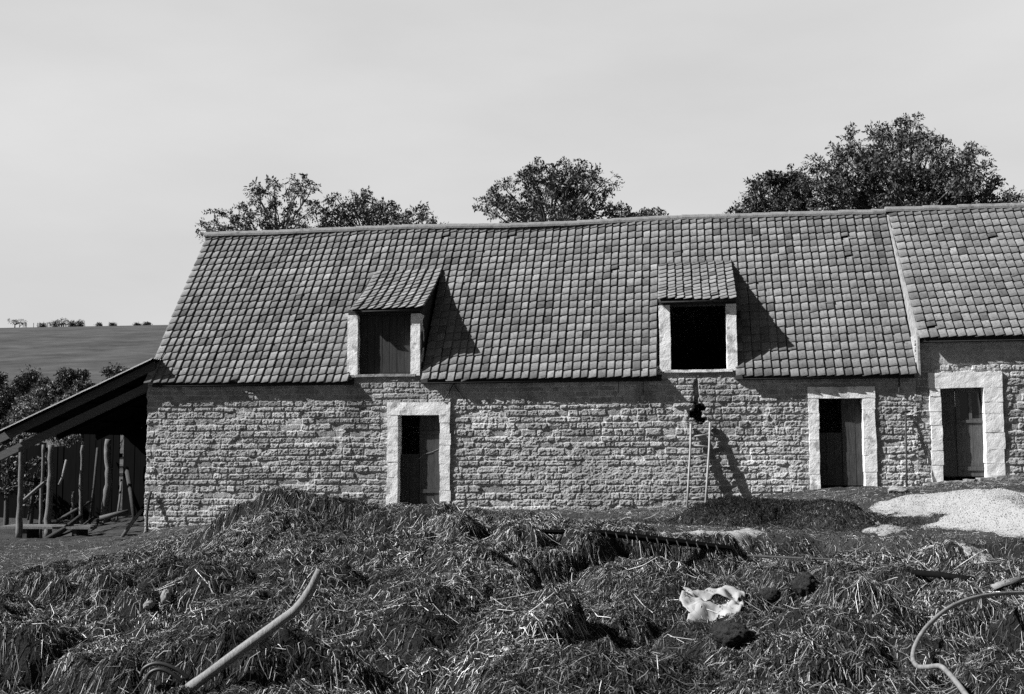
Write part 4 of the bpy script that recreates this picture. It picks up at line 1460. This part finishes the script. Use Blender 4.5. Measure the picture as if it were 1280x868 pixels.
tree('bush_tree', T2b, 10.0, 792, 'low bush top over the ridge right of the domed middle tree', 'tree', G, seed=5, below=5, per=60, trunk_r=.1)
T3 = [(959, 222, 12), (982, 217, 13), (948, 232, 11), (945, 246, 12), (972, 226, 11), (997, 225, 13), (980, 248, 14), (1000, 251, 16), (942, 260, 13), (962, 262, 14), (1000, 236, 14), (985, 262, 14), (916, 261, 6), (922, 266, 7), (936, 266, 9), (988, 230, 13), (968, 217, 9)]
tree('dark_tree', T3, 10.5, 968, 'compact dark round tree left of the big tree at right', 'tree', G, seed=6, below=10, per=80, tone_mul=.7)
T4 = [(1017, 202, 11), (1043, 188, 12), (1063, 170, 9), (1058, 186, 14), (1035, 210, 17), (1063, 208, 20), (1087, 182, 12), (1098, 164, 11), (1110, 158, 10), (1127, 152, 11), (1144, 151, 9), (1115, 175, 17), (1136, 168, 14), (1150, 165, 11), (1159, 177, 13), (1173, 184, 13), (1092, 199, 20), (1115, 199, 20), (1139, 202, 19), (1165, 202, 18), (1188, 196, 14), (1208, 193, 14), (1222, 191, 9), (1205, 210, 16), (1226, 207, 11), (1179, 217, 18), (1231, 222, 12), (1208, 228, 18), (1243, 236, 12), (1250, 225, 6),
      (1010, 222, 14), (1030, 235, 20), (1055, 232, 22), (1085, 228, 22), (1112, 230, 22), (1140, 228, 22), (1165, 235, 22), (1190, 240, 20), (1215, 248, 20), (1240, 254, 18), (1260, 250, 16), (1012, 250, 18), (1040, 255, 20), (1070, 254, 22), (1100, 255, 22), (1130, 254, 22), (1160, 256, 22), (1185, 258, 20), (1275, 258, 18), (1075, 190, 13)]
tree('walnut_tree', T4, 11.5, 1130, 'largest tree, tall and spreading over the wing at right', 'tree', G, seed=7, below=24, per=54, depth=2.6, trunk_r=.36)

# trees in the valley beyond the shed
GV = 'trees in the valley beyond the shed'
def blobs(px0, px1, py0, py1, n, r, seed):
    R = random.Random(seed); out = []
    for k in range(n):
        a = R.random(); px = px0 + (px1 - px0) * a
        topy = py0 + (py1 - py0) * .5 * abs(2 * a - 1) ** 2
        out.append((px, R.uniform(topy, py1), r * R.uniform(.7, 1.2)))
    return out
for k, (x0_, x1_, y0_, y1_, Y, bp, lb, tm, n, r) in enumerate((
        (55, 118, 464, 540, 62, 85, 'dark bushy tree in the valley, tallest behind the shed roof', .55, 34, 11),
        (18, 60, 480, 545, 46, 38, 'pale leaved tree lit at the far left above the shed roof', 1.7, 30, 9),
        (70, 135, 482, 545, 42, 100, 'pale speckled bush right in front of the dark valley tree', 1.5, 30, 9),
        (130, 170, 458, 520, 60, 150, 'dark bush top just above the shed roof slope', .6, 22, 9),
        (20, 60, 466, 510, 75, 30, 'low dark tree at the foot of the pasture, far left', .6, 22, 9),
        (-40, 20, 470, 550, 55, -10, 'dark tree outside the left edge of the yard', .8, 30, 12))):
    tree('valley_tree', blobs(x0_, x1_, y0_, y1_, n, r, k), Y, bp, lb, 'tree', GV, leaf=.19, per=70 if tm < 1 else 55, depth=3.0, seed=30 + k, trunk_r=.2, flatten=.85, tone_mul=tm, ztrunk=1.0)
# shrubs glimpsed between the shed posts
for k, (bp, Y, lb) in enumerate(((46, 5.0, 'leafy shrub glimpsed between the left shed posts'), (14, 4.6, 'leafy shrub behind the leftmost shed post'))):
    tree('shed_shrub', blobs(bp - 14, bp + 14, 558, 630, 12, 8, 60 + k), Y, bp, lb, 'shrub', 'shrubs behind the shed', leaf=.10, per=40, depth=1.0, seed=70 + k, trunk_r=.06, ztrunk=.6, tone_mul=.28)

# hedge trees on the skyline of the pasture
def skyline(px, py, Y): return at(px, py, Y)
GH = 'bushes along the skyline of the pasture'
for k, (px, py, rx, rz, lb) in enumerate(((53, 412, 5, 3, 'small bush at the left of the skyline clump'), (69, 409, 8, 4.5, 'broad dark bush left in the skyline clump'), (91, 409, 5, 4, 'rounded bush under the wind bent tree'), (100, 407, 6, 3.5, 'domed bush at the right of the skyline clump'), (124, 409, 3, 2, 'lone tiny bush on the skyline right of the clump'), (141, 408.5, 4, 2, 'low bush in the middle of the skyline'), (172, 407, 4, 1.6, 'flat bush far right on the skyline'), (184, 406.5, 5, 1.6, 'flattest bush nearest the barn roof on the skyline'))):
    Y = CREST - 4
    p = at(px, py, Y); x, yq = p[0], Y
    R = np.random.default_rng(90 + k)
    gz = float(bil(GZ, GX, GY, np.array([x]), np.array([yq]))[0])
    m = px_per_m(Y)
    n = 240
    C = R.normal(size=(n, 3)); C /= np.linalg.norm(C, axis=1, keepdims=True); C *= (R.random((n, 1)) ** .4)
    C = C * np.array([rx / m, rx / m, rz / m * 1.5]) + np.array([x, yq, max(gz, p[2]) + rz / m * .4])
    v, q, t = leaves(C, R.normal(size=(n, 3)), .45, R, k=5)
    o = quads_mesh('skyline_bush', v - np.array([x, yq, gz]), q, M['leaf'], tone=t * .7)
    o.location = (x, yq, gz); tag(o, lb, 'bush', GH)
for px, py, lobs, lb, sd_ in ((80, 408, [(77, 401.5, 3), (81, 401, 3), (83, 405.5, 4), (88, 406, 3), (79, 407, 3)], 'tiny wind bent tree on the skyline above the bushes', 5), (22, 408, [(21, 402, 3), (26, 402.3, 3), (30, 404, 2.5), (14, 402, 4)], 'flat topped tree on the skyline at the far left edge', 6)):
    tree('skyline_tree', lobs, CREST - 4, px, lb, 'tree', None, leaf=.5, per=.6, depth=1.0, seed=sd_, trunk_r=.18, ztrunk=at(px, py, CREST - 4)[2] - .8, tw=6, tone_mul=.7)
fe = empty('skyline_fence', at(40, 413, CREST - 8), 'line of thin pale fence posts along the far skyline at left', 'fence')
for k in range(7):
    p = at(24 + 5.5 * k + 2.2 * math.sin(k * 2.3), 413, CREST - 8)
    gz = float(bil(GZ, GX, GY, np.array([p[0]]), np.array([CREST - 8]))[0])
    MB().box(p[0] - .06, p[0] + .06, CREST - 8.1, CREST - 7.9, gz - .3, gz + 1.5).build('post', M['palewood'], fe)

# ------------------------------------------------------------------ light, sky, camera
VEIL = .345                     # radiance of the hazy northern sky
SUN = np.array([2.8, 1.0, -2.4])
EL = math.atan2(2.4, math.hypot(2.8, 1.0)); AZ = math.atan2(-2.8, -1.0)
ld = bpy.data.lights.new('sun', 'SUN'); ld.energy = 5.0; ld.angle = math.radians(.5); ld.color = (1, 1, 1)
lo = bpy.data.objects.new('sun', ld); COL.objects.link(lo)
lo.rotation_euler = Vector(SUN).to_track_quat('-Z', 'Y').to_euler()
lo.location = (-20, -20, 30)

W = bpy.data.worlds.new('World'); S.world = W; W.use_nodes = True
nt = W.node_tree; bg = nt.nodes['Background']
sky = nt.nodes.new('ShaderNodeTexSky'); sky.sky_type = 'NISHITA'; sky.sun_disc = False
sky.sun_elevation = EL; sky.sun_rotation = AZ % (2 * math.pi); sky.air_density = 1.0; sky.dust_density = .6
# black and white film behind a yellow-red filter: mostly the red of the sky counts, so blue sky is dark
sp = nt.nodes.new('ShaderNodeSeparateColor'); nt.links.new(sky.outputs['Color'], sp.inputs[0])
bw = nt.nodes.new('ShaderNodeMath'); bw.operation = 'MULTIPLY'; bw.inputs[1].default_value = .6; nt.links.new(sp.outputs[0], bw.inputs[0])
# faint streaky veil of cloud
tc = nt.nodes.new('ShaderNodeTexCoord'); mp = nt.nodes.new('ShaderNodeMapping'); mp.inputs['Scale'].default_value = (1.2, 1.2, 4.0)
ns = nt.nodes.new('ShaderNodeTexNoise'); ns.inputs['Scale'].default_value = 2.2; ns.inputs['Detail'].default_value = 6
nt.links.new(tc.outputs['Generated'], mp.inputs['Vector']); nt.links.new(mp.outputs['Vector'], ns.inputs['Vector'])
mr = nt.nodes.new('ShaderNodeMapRange'); mr.inputs['From Min'].default_value = .3; mr.inputs['From Max'].default_value = .7
mr.inputs['To Min'].default_value = .93; mr.inputs['To Max'].default_value = 1.08
nt.links.new(ns.outputs['Fac'], mr.inputs['Value'])
mu = nt.nodes.new('ShaderNodeMath'); mu.operation = 'MULTIPLY'
nt.links.new(bw.outputs[0], mu.inputs[0]); nt.links.new(mr.outputs['Result'], mu.inputs[1])
# bright high haze filling the northern half of the sky, thinning overhead
sx = nt.nodes.new('ShaderNodeSeparateXYZ'); nt.links.new(tc.outputs['Generated'], sx.inputs[0])
def mrange(sock, a, b, c, d):
    m_ = nt.nodes.new('ShaderNodeMapRange'); m_.interpolation_type = 'SMOOTHSTEP'
    for k_, v_ in zip(('From Min', 'From Max', 'To Min', 'To Max'), (a, b, c, d)): m_.inputs[k_].default_value = v_
    nt.links.new(sock, m_.inputs['Value']); return m_.outputs['Result']
north = mrange(sx.outputs['Y'], .1, .65, 0, 1); low = mrange(sx.outputs['Z'], .45, .85, 1, 0)
hz = nt.nodes.new('ShaderNodeMath'); hz.operation = 'MULTIPLY'; nt.links.new(north, hz.inputs[0]); nt.links.new(low, hz.inputs[1])
veil = nt.nodes.new('ShaderNodeMath'); veil.operation = 'MULTIPLY'; veil.inputs[1].default_value = VEIL / .05
nt.links.new(mr.outputs['Result'], veil.inputs[0])
mxw = nt.nodes.new('ShaderNodeMix'); mxw.data_type = 'FLOAT'
nt.links.new(hz.outputs[0], mxw.inputs[0]); nt.links.new(mu.outputs[0], mxw.inputs[2]); nt.links.new(veil.outputs[0], mxw.inputs[3])
nt.links.new(mxw.outputs[0], bg.inputs['Color'])
bg.inputs['Strength'].default_value = .05

cd = bpy.data.cameras.new('camera'); cam = bpy.data.objects.new('camera', cd); COL.objects.link(cam)
cd.sensor_fit = 'HORIZONTAL'; cd.sensor_width = 36.0; cd.lens = F / 1280 * 36; cd.clip_end = 5000; cd.clip_start = .1
from mathutils import Matrix
cam.matrix_world = Matrix(((_r2[0], _u2[0], -_fw[0], CAM[0]), (_r2[1], _u2[1], -_fw[1], CAM[1]), (_r2[2], _u2[2], -_fw[2], CAM[2]), (0, 0, 0, 1)))
S.camera = cam
S.view_settings.view_transform = 'Standard'; S.view_settings.look = 'None'
S.view_settings.exposure = 1.0; S.view_settings.gamma = 1.0
S.cycles.use_denoising = False
S.cycles.max_bounces = 5; S.cycles.diffuse_bounces = 2
